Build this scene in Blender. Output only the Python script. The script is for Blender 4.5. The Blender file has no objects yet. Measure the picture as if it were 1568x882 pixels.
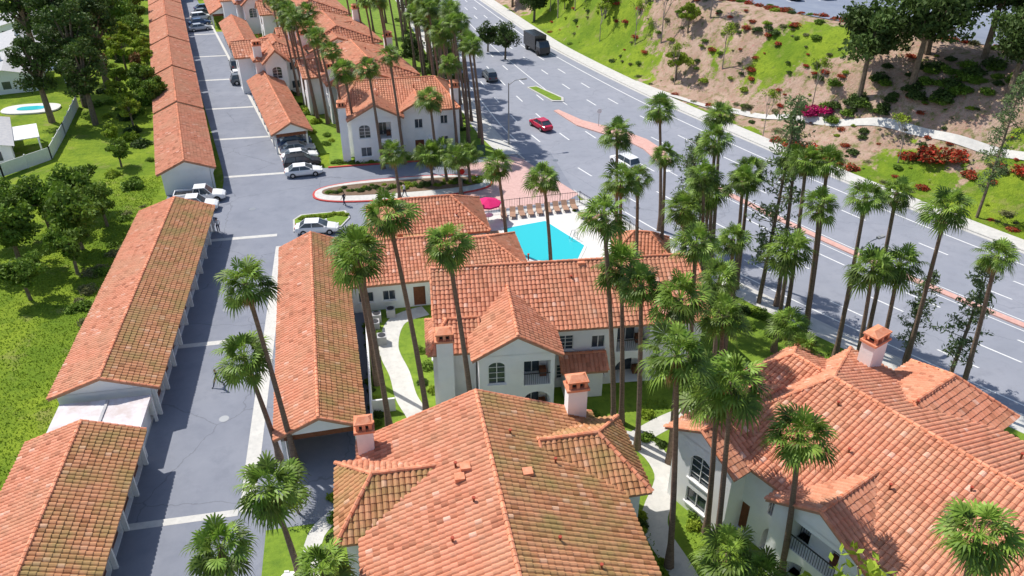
import bpy,math,random
import numpy as np
from mathutils import Vector,Matrix
R=random.Random(11)
sc=bpy.context.scene
COL=sc.collection
# ---------------------------------------------------------------- materials
MATS={}
def nn(nt,t,**k):
    n=nt.nodes.new(t)
    for a,b in k.items(): setattr(n,a,b)
    return n
def M(name,c1,c2=None,scale=1.0,rough=.8,bump=0,bscale=20,rnd=0,c3=None,scale3=.1,spec=.3,metal=0,transl=0,detail=4,sharp=None,stretch=None,mix3=.6,crack=0):
    m=bpy.data.materials.new(name);m.use_nodes=True;nt=m.node_tree;L=nt.links.new
    b=nt.nodes['Principled BSDF'];b.inputs['Roughness'].default_value=rough
    b.inputs['Metallic'].default_value=metal;b.inputs['Specular IOR Level'].default_value=spec
    geo=nn(nt,'ShaderNodeNewGeometry');vec=geo.outputs['Position']
    if stretch:
        mp=nn(nt,'ShaderNodeMapping');mp.inputs['Scale'].default_value=stretch;L(vec,mp.inputs[0]);vec=mp.outputs[0]
    def noise(s,d=detail):
        n=nn(nt,'ShaderNodeTexNoise');n.inputs['Scale'].default_value=s;n.inputs['Detail'].default_value=d;n.inputs['Roughness'].default_value=.65;L(vec,n.inputs['Vector']);return n.outputs['Fac']
    def ramp(o,a,bb):
        r=nn(nt,'ShaderNodeMapRange');r.inputs[1].default_value=a;r.inputs[2].default_value=bb;L(o,r.inputs[0]);return r.outputs[0]
    def mix(f,a,bb,mode='MIX'):
        x=nn(nt,'ShaderNodeMix',data_type='RGBA',blend_type=mode)
        for i,v in ((0,f),(6,a),(7,bb)):
            if hasattr(v,'links'): L(v,x.inputs[i])
            elif i==0: x.inputs[0].default_value=v
            else: x.inputs[i].default_value=(*v,1)
        return x.outputs[2]
    if c2: 
        a,bb=sharp or (.35,.65)
        col=mix(ramp(noise(scale),a,bb),c1,c2)
    else: col=mix(0.0,c1,c1)
    if c3:
        col=mix(nmul(nt,ramp(noise(scale3),.5,.68),mix3),col,c3)
    if crack:
        wn=nn(nt,'ShaderNodeTexNoise');wn.inputs['Scale'].default_value=.9;wn.inputs['Detail'].default_value=6;L(vec,wn.inputs[0])
        ad=nn(nt,'ShaderNodeMix',data_type='RGBA',blend_type='ADD');ad.inputs[0].default_value=2.2;L(vec,ad.inputs[6]);L(wn.outputs[1],ad.inputs[7])
        vo=nn(nt,'ShaderNodeTexVoronoi',feature='DISTANCE_TO_EDGE');vo.inputs['Scale'].default_value=.09;L(ad.outputs[2],vo.inputs[0])
        k=nn(nt,'ShaderNodeMapRange');k.inputs[1].default_value=.001;k.inputs[2].default_value=.006;k.inputs[3].default_value=crack;k.inputs[4].default_value=0;L(vo.outputs[0],k.inputs[0])
        col=mix(k.outputs[0],col,tuple(c*.5 for c in c1))
    if rnd:
        at=nn(nt,'ShaderNodeAttribute',attribute_name='rnd')
        r=nn(nt,'ShaderNodeMapRange');r.inputs[3].default_value=1-rnd;r.inputs[4].default_value=1+rnd;L(at.outputs['Fac'],r.inputs[0])
        col=mix(1.0,col,r.outputs[0],'MULTIPLY')
    L(col,b.inputs['Base Color'])
    if bump:
        bp=nn(nt,'ShaderNodeBump');bp.inputs['Strength'].default_value=bump;bp.inputs['Distance'].default_value=.05;L(noise(bscale),bp.inputs['Height']);L(bp.outputs[0],b.inputs['Normal'])
    if transl:
        t=nn(nt,'ShaderNodeBsdfTranslucent');L(col,t.inputs[0]);ms=nn(nt,'ShaderNodeMixShader');ms.inputs[0].default_value=transl
        L(b.outputs[0],ms.inputs[1]);L(t.outputs[0],ms.inputs[2]);L(ms.outputs[0],nt.nodes['Material Output'].inputs[0])
    MATS[name]=m;return m
def nmul(nt,o,k):
    x=nt.nodes.new('ShaderNodeMath');x.operation='MULTIPLY';nt.links.new(o,x.inputs[0]);x.inputs[1].default_value=k;return x.outputs[0]
def tilemat(name,cols,stain,stainf,sscale=.35):
    m=bpy.data.materials.new(name);m.use_nodes=True;nt=m.node_tree;L=nt.links.new;b=nt.nodes['Principled BSDF'];b.inputs['Roughness'].default_value=.8;b.inputs['Specular IOR Level'].default_value=.25
    at=nn(nt,'ShaderNodeAttribute',attribute_name='rnd');cr=nn(nt,'ShaderNodeValToRGB');e=cr.color_ramp
    while len(e.elements)<len(cols): e.elements.new(.5)
    for i,c in enumerate(cols): e.elements[i].position=i/(len(cols)-1);e.elements[i].color=(*c,1)
    L(at.outputs['Fac'],cr.inputs[0])
    geo=nn(nt,'ShaderNodeNewGeometry')
    def nz(s,d):
        n=nn(nt,'ShaderNodeTexNoise');n.inputs['Scale'].default_value=s;n.inputs['Detail'].default_value=d;L(geo.outputs['Position'],n.inputs[0]);return n.outputs[0]
    mr=nn(nt,'ShaderNodeMapRange');mr.inputs[1].default_value=.42;mr.inputs[2].default_value=.68;mr.inputs[4].default_value=stainf;L(nz(sscale,5),mr.inputs[0])
    x=nn(nt,'ShaderNodeMix',data_type='RGBA');L(mr.outputs[0],x.inputs[0]);L(cr.outputs[0],x.inputs[6]);x.inputs[7].default_value=(*stain,1)
    mr3=nn(nt,'ShaderNodeMapRange');mr3.inputs[1].default_value=.55;mr3.inputs[2].default_value=.75;mr3.inputs[4].default_value=.45;L(nz(1.7,6),mr3.inputs[0])
    x3=nn(nt,'ShaderNodeMix',data_type='RGBA');L(mr3.outputs[0],x3.inputs[0]);L(x.outputs[2],x3.inputs[6]);x3.inputs[7].default_value=(.30,.16,.10,1)
    mr2=nn(nt,'ShaderNodeMapRange');mr2.inputs[3].default_value=.8;mr2.inputs[4].default_value=1.2;L(nz(9,4),mr2.inputs[0])
    y=nn(nt,'ShaderNodeMix',data_type='RGBA',blend_type='MULTIPLY');y.inputs[0].default_value=1;L(x3.outputs[2],y.inputs[6]);L(mr2.outputs[0],y.inputs[7]);L(y.outputs[2],b.inputs['Base Color'])
    MATS[name]=m
tilemat('tile',[(.40,.15,.085),(.56,.22,.125),(.62,.25,.15),(.67,.29,.18),(.58,.22,.125),(.74,.43,.32)],(.54,.30,.18),.5)
tilemat('tile_mossy',[(.33,.145,.065),(.48,.22,.105),(.53,.25,.125),(.58,.28,.15),(.46,.2,.095),(.65,.39,.25)],(.33,.24,.09),.85,.6)
M('tile_base',(.30,.11,.06),(.38,.16,.08),2)
M('ridge_tile',(.66,.22,.11),(.74,.33,.2),3,rnd=.2)
M('stucco',(.84,.85,.86),(.88,.87,.85),.8,.9,.15,30,c3=(.70,.69,.67),scale3=.5,mix3=.35)
M('fascia',(.42,.22,.14),(.5,.28,.18),2)
M('white_paint',(.8,.8,.79),(.74,.74,.72),3,.6)
M('cream_trim',(.6,.5,.4),None)
M('glass_dark',(.03,.045,.06),(.07,.09,.11),.6,.12,spec=.8)
M('interior_dark',(.03,.028,.027),(.05,.045,.04),2)
M('garage_door',(.16,.07,.05),(.2,.09,.06),1.5,.7)
M('wood_brown',(.22,.08,.04),(.16,.06,.03),4)
M('asphalt',(.215,.23,.275),(.255,.27,.315),.25,.9,.3,60,c3=(.185,.20,.245),scale3=.6,detail=7,crack=.45)
M('road_asphalt',(.265,.28,.325),(.31,.32,.365),.12,.9,.3,60,c3=(.235,.245,.285),scale3=.8,detail=7,crack=.3)
M('lot_asphalt',(.2,.23,.3),(.25,.28,.34),.3,.9)
M('concrete',(.55,.54,.51),(.64,.62,.58),1.2,.9,.2,25,c3=(.44,.43,.41),scale3=3,mix3=.4)
M('deck',(.64,.62,.59),(.7,.68,.65),1.5,.9,.1,20)
M('kerb_concrete',(.5,.49,.46),(.58,.56,.53),2)
M('red_kerb',(.5,.05,.05),(.58,.1,.08),3)
M('pink_paving',(.58,.36,.33),(.66,.45,.40),4,.9,c3=(.48,.28,.25),scale3=2)
M('median_concrete',(.60,.33,.28),(.66,.42,.36),3)
M('paint',(.82,.82,.8),(.66,.66,.66),6,.7)
M('grass',(.13,.22,.02),(.21,.31,.03),.9,.95,.9,9,c3=(.075,.14,.018),scale3=2.2,detail=8)
M('grass_blade',(.17,.27,.018),(.28,.37,.04),.6,.9,rnd=.3,transl=.35)
M('mulch',(.15,.1,.065),(.22,.15,.1),3,.95,.6,20)
M('palm_leaf',(.12,.215,.026),(.21,.305,.045),1.2,.5,rnd=.66,transl=.3,spec=.35)
M('palm_dead',(.38,.25,.12),(.28,.18,.08),2,.9,rnd=.4)
M('palm_trunk',(.15,.10,.075),(.26,.185,.14),3,.95,.8,9,stretch=(1,1,5))
M('bark',(.14,.10,.07),(.23,.18,.13),3,.95,.6,12)
M('bark_pale',(.38,.32,.26),(.28,.23,.19),3,.95)
M('leaf_dark',(.05,.09,.018),(.085,.135,.026),.5,.7,rnd=.6,transl=.2)
M('leaf_mid',(.11,.19,.02),(.17,.27,.03),.5,.7,rnd=.55,transl=.25)
M('leaf_lime',(.22,.32,.025),(.32,.40,.04),.5,.7,rnd=.5,transl=.3)
M('leaf_pine',(.12,.18,.065),(.18,.25,.10),.7,.7,rnd=.5,transl=.3)
M('leaf_olive',(.17,.19,.07),(.25,.24,.11),.7,.8,rnd=.5,transl=.2)
M('flower_magenta',(.62,.02,.2),(.46,.015,.11),2,.7,rnd=.4,transl=.2)
M('flower_red',(.6,.05,.025),(.42,.07,.03),1,.7,rnd=.5,transl=.2)
M('leaf_rust',(.28,.11,.05),(.17,.14,.04),1,.7,rnd=.5,transl=.2)
M('car_white',(.8,.8,.8),None,rough=.25,spec=.6);M('car_silver',(.45,.47,.5),None,rough=.3,metal=.4)
M('car_red',(.5,.01,.05),None,rough=.25,spec=.6);M('car_black',(.02,.02,.022),None,rough=.25,spec=.6)
M('car_blue',(.04,.09,.2),None,rough=.25,spec=.6);M('car_grey',(.12,.13,.14),None,rough=.3,spec=.6)
M('rubber',(.02,.02,.02),None);M('rim',(.45,.45,.46),None,rough=.3,metal=.8)
M('head_light',(.8,.8,.75),None,rough=.1);M('tail_light',(.4,.01,.01),None,rough=.2)
M('steel',(.3,.31,.32),None,rough=.4,metal=.7);M('pole_grey',(.36,.36,.35),None,rough=.5,metal=.2)
M('iron',(.04,.04,.045),None,rough=.5)
M('umbrella_pink',(.8,.03,.2),(.72,.02,.16),3,.8,transl=.2)
M('lounge_tan',(.42,.26,.17),(.35,.2,.14),3);M('lounge_frame',(.12,.07,.05),None)
M('skin',(.45,.25,.17),None,rough=.6);M('hair',(.03,.02,.015),None);M('shirt_dark',(.03,.035,.05),None);M('shirt_white',(.6,.6,.62),None)
M('trousers',(.03,.04,.08),None);M('shoes',(.03,.03,.03),None)
M('roof_grey',(.40,.40,.42),(.5,.49,.48),2,.9);M('tarp',(.72,.72,.76),(.55,.47,.45),.7,.8,detail=8)
M('sign_red',(.5,.02,.02),None);M('vent_red',(.38,.07,.04),None);M('box_green',(.06,.12,.08),None)
m=bpy.data.materials.new('pool_water');m.use_nodes=True;nt=m.node_tree;b=nt.nodes['Principled BSDF']
b.inputs['Base Color'].default_value=(.03,.52,.58,1);b.inputs['Roughness'].default_value=.06
n=nn(nt,'ShaderNodeTexNoise');n.inputs['Scale'].default_value=2.5;bp=nn(nt,'ShaderNodeBump');bp.inputs['Strength'].default_value=.25;bp.inputs['Distance'].default_value=.1
nt.links.new(n.outputs[0],bp.inputs['Height']);nt.links.new(bp.outputs[0],b.inputs['Normal']);MATS['pool_water']=m
m=bpy.data.materials.new('terrain');m.use_nodes=True;nt=m.node_tree;L=nt.links.new;b=nt.nodes['Principled BSDF'];b.inputs['Roughness'].default_value=.95;b.inputs['Specular IOR Level'].default_value=.1
geo=nn(nt,'ShaderNodeNewGeometry')
def tn(s,d=6):
    n=nn(nt,'ShaderNodeTexNoise');n.inputs['Scale'].default_value=s;n.inputs['Detail'].default_value=d;n.inputs['Roughness'].default_value=.7;L(geo.outputs['Position'],n.inputs[0]);return n.outputs[0]
def tr(o,a,c):
    r=nn(nt,'ShaderNodeMapRange');r.inputs[1].default_value=a;r.inputs[2].default_value=c;L(o,r.inputs[0]);return r.outputs[0]
def tm(f,a,c):
    x=nn(nt,'ShaderNodeMix',data_type='RGBA');L(f,x.inputs[0])
    for i,v in ((6,a),(7,c)):
        if isinstance(v,tuple): x.inputs[i].default_value=(*v,1)
        else: L(v,x.inputs[i])
    return x.outputs[2]
g1=tm(tr(tn(.16),.4,.62),(.14,.225,.02),(.25,.335,.03));g1=tm(tr(tn(1.3),.5,.75),g1,(.09,.16,.018))
g1=tm(tr(tn(.33),.56,.72),g1,(.28,.27,.09))
h1=tm(tr(tn(.35),.4,.6),(.40,.27,.20),(.50,.36,.28));h1=tm(tr(tn(.9),.5,.64),h1,(.19,.19,.07));h1=tm(tr(tn(2.2),.56,.68),h1,(.46,.21,.18))
at=nn(nt,'ShaderNodeAttribute',attribute_name='green');ad=nn(nt,'ShaderNodeMath',operation='ADD');L(at.outputs['Fac'],ad.inputs[0]);
sb=nn(nt,'ShaderNodeMath',operation='SUBTRACT');L(tn(.5),sb.inputs[0]);sb.inputs[1].default_value=.5;ml=nn(nt,'ShaderNodeMath',operation='MULTIPLY');L(sb.outputs[0],ml.inputs[0]);ml.inputs[1].default_value=1.8;L(ml.outputs[0],ad.inputs[1])
L(tm(tr(ad.outputs[0],.42,.58),h1,g1),b.inputs['Base Color'])
bp=nn(nt,'ShaderNodeBump');bp.inputs['Strength'].default_value=.9;bp.inputs['Distance'].default_value=.25;L(tn(3),bp.inputs['Height']);L(bp.outputs[0],b.inputs['Normal']);MATS['terrain']=m
# ---------------------------------------------------------------- mesh helper
class MB:
    def __init__(s): s.v=[];s.f=[];s.m=[];s.r=[]
    def poly(s,pts,mat,r=.5):
        b=len(s.v);s.v.extend(tuple(p) for p in pts);s.f.append(tuple(range(b,b+len(pts))));s.m.append(mat);s.r.append(r)
    def faces(s,pts,fs,mat,r=.5):
        b=len(s.v);s.v.extend(tuple(p) for p in pts)
        for i,f in enumerate(fs):
            s.f.append(tuple(b+k for k in f));s.m.append(mat if isinstance(mat,str) else mat[i]);s.r.append(r)
    def box(s,x0,x1,y0,y1,z0,z1,mat,r=.5):
        s.faces([(x0,y0,z0),(x1,y0,z0),(x1,y1,z0),(x0,y1,z0),(x0,y0,z1),(x1,y0,z1),(x1,y1,z1),(x0,y1,z1)],[(3,2,1,0),(4,5,6,7),(0,1,5,4),(1,2,6,5),(2,3,7,6),(3,0,4,7)],mat,r)
    def obox(s,c,ax,ay,az,mat,r=.5):
        c,ax,ay,az=map(Vector,(c,ax,ay,az));p=[c+a*ax+b_*ay+d*az for d in(-1,1) for a,b_ in((-1,-1),(1,-1),(1,1),(-1,1))]
        s.faces(p,[(3,2,1,0),(4,5,6,7),(0,1,5,4),(1,2,6,5),(2,3,7,6),(3,0,4,7)],mat,r)
    def tube(s,pts,rad,n,mat,r=.5,cap=True):
        pts=[Vector(p) for p in pts];rings=[]
        for i,p in enumerate(pts):
            d=(pts[min(i+1,len(pts)-1)]-pts[max(i-1,0)]).normalized()
            a=d.cross(Vector((0,0,1)));a=Vector((1,0,0)) if a.length<.05 else a.normalized()
            if abs(d.z)>.9: a=(Vector((1,0,0))-d*d.x).normalized()
            b=d.cross(a);rings.append([p+(a*math.cos(t)+b*math.sin(t))*rad[i] for t in [2*math.pi*k/n for k in range(n)]])
        b0=len(s.v)
        for rg in rings: s.v.extend(tuple(q) for q in rg)
        for i in range(len(pts)-1):
            for k in range(n):
                s.f.append((b0+i*n+k,b0+i*n+(k+1)%n,b0+(i+1)*n+(k+1)%n,b0+(i+1)*n+k));s.m.append(mat);s.r.append(r)
        if cap:
            s.f.append(tuple(b0+(len(pts)-1)*n+k for k in range(n)));s.m.append(mat);s.r.append(r)
    def mesh(s,name,smooth=False):
        me=bpy.data.meshes.new(name);me.from_pydata(s.v,[],s.f);names=list(dict.fromkeys(s.m))
        for n in names: me.materials.append(MATS[n])
        ix={n:i for i,n in enumerate(names)};me.polygons.foreach_set('material_index',[ix[a] for a in s.m])
        a=me.attributes.new('rnd','FLOAT','FACE');a.data.foreach_set('value',s.r)
        if smooth: me.polygons.foreach_set('use_smooth',[True]*len(s.f))
        me.update();return me
def put(name,me,loc=(0,0,0),rot=0,scale=1,parent=None):
    o=bpy.data.objects.new(name,me);o.location=loc;o.rotation_euler=(0,0,rot);o.scale=(scale,)*3 if not isinstance(scale,tuple) else scale
    COL.objects.link(o)
    if parent: o.parent=parent
    return o
def empty(name,loc=(0,0,0),rot=0):
    o=bpy.data.objects.new(name,None);o.location=loc;o.rotation_euler=(0,0,rot);COL.objects.link(o);return o
# ---------------------------------------------------------------- roofs
TW,TL=.34,.41
def roof_face(mt,mb,poly,mat='tile',tw=None,tl=None):
    tw=tw or TW;tl=tl or TL
    P=[Vector(p) for p in poly];n=Vector((0,0,0))
    for i in range(1,len(P)-1): n+=(P[i]-P[0]).cross(P[i+1]-P[0])
    n.normalize()
    if n.z<0:n=-n
    e1=Vector((0,0,1)).cross(n).normalized();e2=n.cross(e1)
    if e2.z<0:e2=-e2
    O=min(P,key=lambda p:p.z);q=[((p-O).dot(e1),(p-O).dot(e2)) for p in P]
    low=[p-Vector((0,0,.2)) for p in P];mb.poly(P,'tile_base');mb.poly(low,'cream_trim')
    for i in range(len(P)): j=(i+1)%len(P);mb.poly([P[i],P[j],low[j],low[i]],'fascia')
    u0,u1=min(a for a,_ in q),max(a for a,_ in q);v1=max(b for _,b in q)
    def inside(u,v):
        c=False
        for i in range(len(q)):
            (x1,y1),(x2,y2)=q[i],q[i-1]
            if (y1>v)!=(y2>v) and u<(x2-x1)*(v-y1)/(y2-y1)+x1: c=not c
        return c
    nu=max(1,round((u1-u0)/tw));w=(u1-u0)/nu;nv=int(v1/tl)+1
    prof=[(-.5,0),(-.3,.065),(0,.095),(.3,.065),(.5,0)]
    ph=R.uniform(0,6)
    for j in range(nv):
        va=j*tl-.05;vb=va+tl+.06
        for i in range(nu):
            u=u0+(i+.5)*w
            if not inside(u,min(va+tl*.5,v1-.02)): continue
            va_=va+R.uniform(-.02,.02);sk=R.uniform(-.012,.012)
            vbb=min(vb,v1);lo=[O+e1*(u+a*w+sk)+e2*va_+n*(h*1.05+.045+.012*math.sin(u*.9+ph)) for a,h in prof];hi=[O+e1*(u+a*w*.95)+e2*vbb+n*(h*.9+.01) for a,h in prof]
            r=min(1,max(0,R.gauss(.45,.24)))
            mt.faces(lo+hi+[lo[0]-n*.05,lo[4]-n*.05],[(0,1,6,5),(1,2,7,6),(2,3,8,7),(3,4,9,8),(10,11,4,3,2,1,0)],mat,r)
def cap_line(mt,p,q,rad=.14):
    p,q=Vector(p),Vector(q);d=q-p;L_=d.length;n=max(1,int(L_/.45));d.normalize();s=d.cross(Vector((0,0,1))).normalized();up=s.cross(d)
    for i in range(n):
        a=p+d*(i*L_/n);b=p+d*((i+1)*L_/n+.04);pr=[(math.cos(t),math.sin(t)) for t in [math.pi*k/4 for k in range(5)]]
        j=s*R.uniform(-.015,.015)
        A=[a+j+s*x*rad*1.1+up*(y*rad*1.1+.05) for x,y in pr];B=[b+s*x*rad*.9+up*(y*rad*.9+.04) for x,y in pr]
        mt.faces(A+B,[(0,1,6,5),(1,2,7,6),(2,3,8,7),(3,4,9,8),(0,1,2,3,4)],'ridge_tile',R.random())
def wall(mb,p0,p1,z0,z1,ops=(),mat='stucco'):
    p0=Vector((*p0,0));p1=Vector((*p1,0));d=p1-p0;L_=d.length;d.normalize();n=Vector((d.y,-d.x,0));Z=Vector((0,0,1))
    ops=[o for o in ops if o[0]-o[2]/2>.05 and o[0]+o[2]/2<L_-.05 and o[1]+o[3]<z1-.05]
    S=sorted({0,L_}|{o[0]-o[2]/2 for o in ops}|{o[0]+o[2]/2 for o in ops});Zs=sorted({z0,z1}|{o[1] for o in ops}|{o[1]+o[3] for o in ops})
    P=lambda s,z,k=0:p0+d*s+Z*z+n*k
    for i in range(len(S)-1):
        for j in range(len(Zs)-1):
            sc_,zc=(S[i]+S[i+1])/2,(Zs[j]+Zs[j+1])/2
            if any(abs(sc_-o[0])<o[2]/2 and o[1]<zc<o[1]+o[3] for o in ops): continue
            mb.poly([P(S[i],Zs[j]),P(S[i+1],Zs[j]),P(S[i+1],Zs[j+1]),P(S[i],Zs[j+1])],mat)
    for s,z,w,h,kind in [o[:5] for o in ops]:
        dep={'win':.14,'awin':.14,'door':.2,'garage':.3,'balc':1.7,'abalc':1.7,'open':3}[kind]
        a,b_,c,e=s-w/2,s+w/2,z,z+h
        q=[(a,c),(b_,c),(b_,e),(a,e)]
        for k in range(4):
            (s0,y0),(s1,y1)=q[k],q[(k+1)%4];mb.poly([P(s0,y0),P(s1,y1),P(s1,y1,-dep),P(s0,y0,-dep)],mat)
        back={'win':'glass_dark','awin':'glass_dark','door':'wood_brown','garage':'garage_door','balc':'stucco','abalc':'stucco','open':'interior_dark'}[kind]
        mb.poly([P(a,c,-dep),P(b_,c,-dep),P(b_,e,-dep),P(a,e,-dep)],back)
        ob=lambda s_,z_,k_,hs,hz,hn,mt:mb.obox(P(s_,z_,k_),d*hs,n*hn,Z*hz,mt)
        if kind in('awin','abalc'):
            rr=w/2;cz=e-rr*.8
            for sg in(-1,1):
                pts2=[P(s+sg*rr*math.cos(t),cz+rr*.8*math.sin(t)) for t in [math.pi/2*k/6 for k in range(7)]]
                mb.poly([P(s+sg*rr,e)]+pts2,mat)
                for k in range(6): mb.poly([pts2[k],pts2[k+1],pts2[k+1]-n*.13,pts2[k]-n*.13],mat)
        if kind in('win','awin'):
            for sx in(a+.035,b_-.035): ob(sx,(c+e)/2,-dep+.05,.035,h/2-.003,.03,'white_paint')
            for zz in(c+.035,e-.035): ob(s,zz,-dep+.055,w/2-.075,.035,.03,'white_paint')
            ob(s,(c+e)/2,-dep+.052,.03,h/2-.08,.025,'white_paint')
            if h>1.3 or kind=='awin':
                for k in(1,2,3): ob(s,c+h*k/4,-dep+.035,w/2-.08,.018,.015,'white_paint')
            ob(s,c-.05,.05,w/2+.1,.05,.05,'stucco')
        if kind=='garage':
            for k in(1,2,3): ob(s,c+h*k/4,-dep+.012,w/2-.02,.015,.01,'interior_dark')
        if kind in('balc','abalc'):
            ob(s-.2,c+1.05,-dep+.04,w*.28,1.0,.03,'glass_dark')
            ob(s-.2,c+1.05,-dep+.09,.03,1.0,.02,'white_paint')
            ob(s+w*.3,c+.35,-dep+.5,.25,.33,.25,'wood_brown')
            if c>2:
                ob(s,c+1.0,-.06,w/2-.01,.03,.03,'iron')
                k=a+.1
                while k<b_: ob(k,c+.5,-.06,.012,.48,.012,'iron');k+=.16
def hip(mt,mb,x0,x1,y0,y1,ze,zr,axis='y',h0=0,h1=0,ov=.5,mat='tile',mat2=None,walls=True):
    mat2=mat2 or mat
    if axis=='y': T=lambda a,b,z:(a,b,z)
    else:
        T=lambda a,b,z:(b,a,z);x0,x1,y0,y1=y0,y1,x0,x1
    xc=(x0+x1)/2;A=T(xc,y0+h0,zr);B=T(xc,y1-h1,zr)
    c=[T(x0,y0,ze),T(x1,y0,ze),T(x1,y1,ze),T(x0,y1,ze)]
    roof_face(mt,mb,[c[0],A,B,c[3]],mat);roof_face(mt,mb,[c[1],c[2],B,A],mat2)
    cap_line(mt,A,B)
    if h0>0:
        roof_face(mt,mb,[c[0],c[1],A],mat);cap_line(mt,c[0],A);cap_line(mt,c[1],A)
    else:
        mb.poly([T(x0+ov,y0+ov,ze-.05),T(x1-ov,y0+ov,ze-.05),T(xc,y0+ov,zr-.12)],'stucco')
        cap_line(mt,c[0],A,.11);cap_line(mt,c[1],A,.11)
    if h1>0:
        roof_face(mt,mb,[c[2],c[3],B],mat2);cap_line(mt,c[2],B);cap_line(mt,c[3],B)
    else:
        mb.poly([T(x0+ov,y1-ov,ze-.05),T(x1-ov,y1-ov,ze-.05),T(xc,y1-ov,zr-.12)],'stucco')
        cap_line(mt,c[3],B,.11);cap_line(mt,c[2],B,.11)
def box_walls(mw,x0,x1,y0,y1,zt,front=(),right=(),back=(),left=()):
    wall(mw,(x0,y0),(x1,y0),0,zt,front);wall(mw,(x1,y0),(x1,y1),0,zt,right);wall(mw,(x1,y1),(x0,y1),0,zt,back);wall(mw,(x0,y1),(x0,y0),0,zt,left)
def autowin(L_,st=3.4,z=(.9,3.9),w=1.3,h=1.3):
    o=[];n=int(L_/st)
    for i in range(n):
        for zz in z: o.append(((i+.5)*L_/n,zz,w,h,'win'))
    return o
class Bld:
    def __init__(s,name,x,y,rot=0): s.e=empty(name,(x,y,0),math.radians(rot));s.t=MB();s.b=MB();s.w=MB()
    def block(s,x0,x1,y0,y1,ze,zr,axis='y',h0=0,h1=0,ov=.5,mat='tile',mat2=None,front=(),right=(),back=(),left=()):
        hip(s.t,s.b,x0,x1,y0,y1,ze,zr,axis,h0,h1,ov,mat,mat2);box_walls(s.w,x0+ov,x1-ov,y0+ov,y1-ov,ze,front,right,back,left)
    def chimney(s,x,y,z0,z1,w=.75,dpt=.5):
        s.w.box(x-w,x+w,y-dpt,y+dpt,z0,z1-.003,'stucco')
        s.b.box(x-w-.12,x+w+.12,y-dpt-.12,y+dpt+.12,z1,z1+.16,'ridge_tile')
        for a in(-1,0,1):
            for c in(-1,1): s.b.box(x+a*(w-.12)-.1,x+a*(w-.12)+.1,y+c*(dpt-.1)-.09,y+c*(dpt-.1)+.09,z1+.163,z1+.6,'ridge_tile')
        s.b.box(x-w*.55,x+w*.55,y-dpt*.5,y+dpt*.5,z1+.163,z1+.5,'interior_dark')
        s.b.box(x-w-.06,x+w+.06,y-dpt-.06,y+dpt+.06,z1+.603,z1+.72,'ridge_tile')
        s.b.faces([(x-w,y-dpt,z1+.723),(x+w,y-dpt,z1+.723),(x+w,y+dpt,z1+.723),(x-w,y+dpt,z1+.723),(x-w*.6,y,z1+.95),(x+w*.6,y,z1+.95)],[(0,1,5,4),(1,2,5),(2,3,4,5),(3,0,4)],'ridge_tile')
    def vent(s,x,y,z):
        s.b.tube([(x,y,z-.3),(x,y,z+.24)],[.06,.06],8,'wood_brown');s.b.tube([(x,y,z+.24),(x,y,z+.3)],[.1,.1],8,'vent_red')
    def dvent(s,x,y,z): 
        s.b.box(x-.28,x+.28,y-.28,y+.28,z-.2,z+.2,'ridge_tile')
    def done(s):
        put('walls',s.w.mesh('walls'),parent=s.e);put('roof',s.b.mesh('roof'),parent=s.e);put('roof_tiles',s.t.mesh('roof_tiles'),parent=s.e)
def garage(name,x,y,rot,W,L_,zr=4.2,mat='tile',mat2='tile',openside=None,h1=0):
    B=Bld(name,x,y,rot);hip(B.t,B.b,-W/2,W/2,0,L_,2.8,zr,'y',0,h1,.35,mat,mat2)
    n=int((L_-.8)/3);ops=[((i+.5)*(L_-.7)/n,.05,(L_-.7)/n-.45,2.2,'garage') for i in range(n)]
    x0,x1=-W/2+.5,W/2-.75
    if openside is None: box_walls(B.w,x0,x1,.35,L_-.35,2.78,right=ops)
    else:
        if openside=='near': wall(B.w,(x0+.2,L_-.35),(x0+.2,.4),0,2.78)
        wall(B.w,(x1,L_-.4),(x0,L_-.4),0,2.78)
        for i in range(n+1):
            for xx in (x0,x1): B.w.box(xx-.12,xx+.12,.5+i*(L_-1.2)/n-.12,.5+i*(L_-1.2)/n+.12,0,2.75,'white_paint')
        B.w.box(x0-.1,x1+.1,.38,.5,2.3,2.82,'wood_brown')
    if openside is None:
        for i in range(n+1):
            yy=.4+i*(L_-.8)/n;B.w.obox((x1+.2,yy,1.35),(.14,0,0),(0,.1,0),(0,0,1.35),'white_paint')
            B.w.poly([(x1+.3,yy,2.75),(x1+.7,yy,2.75),(x1+.3,yy,1.9)],'white_paint')
    B.done()
garage('garage_building',-21.2,18,0,7.8,28.3,mat2='tile_mossy')
garage('garage_building',-21.2,51.1,0,7.8,32.2,mat2='tile_mossy')
b=MB();b.box(-24.3,-17.9,46.6,50.8,2.2,2.45,'tarp');b.box(-24.4,-24.2,46.6,50.8,0,2.2,'stucco');b.box(-18.6,-18.4,46.6,50.8,0,1.2,'stucco');b.box(-21,-20.8,46.8,50.6,2.45,2.55,'roof_grey');b.box(-18.1,-17.9,46.6,46.8,0,2.2,'white_paint');b.box(-18.1,-17.9,50.6,50.8,0,2.2,'white_paint')
put('garage_link_shed',b.mesh('shed'))
a=math.radians(11.2)
px,py=-21.9,94
for i,LL in enumerate((24,20,21,19,18,20)):
    garage('garage_building',px,py,11.2,6.7,LL-1.2)
    px-=math.sin(a)*LL;py+=math.cos(a)*LL
garage('carport',-5.3,43.6,2.6,6.3,28.6,mat2='tile_mossy',openside='near')
garage('carport',-10.1,105.2,12,5.4,26.5,openside='far')
garage('carport',-20.5,152,12,5.2,22,openside='far')
garage('carport',-28,182,12,5.2,20,openside='far')
B=Bld('clubhouse',0,0)
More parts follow.
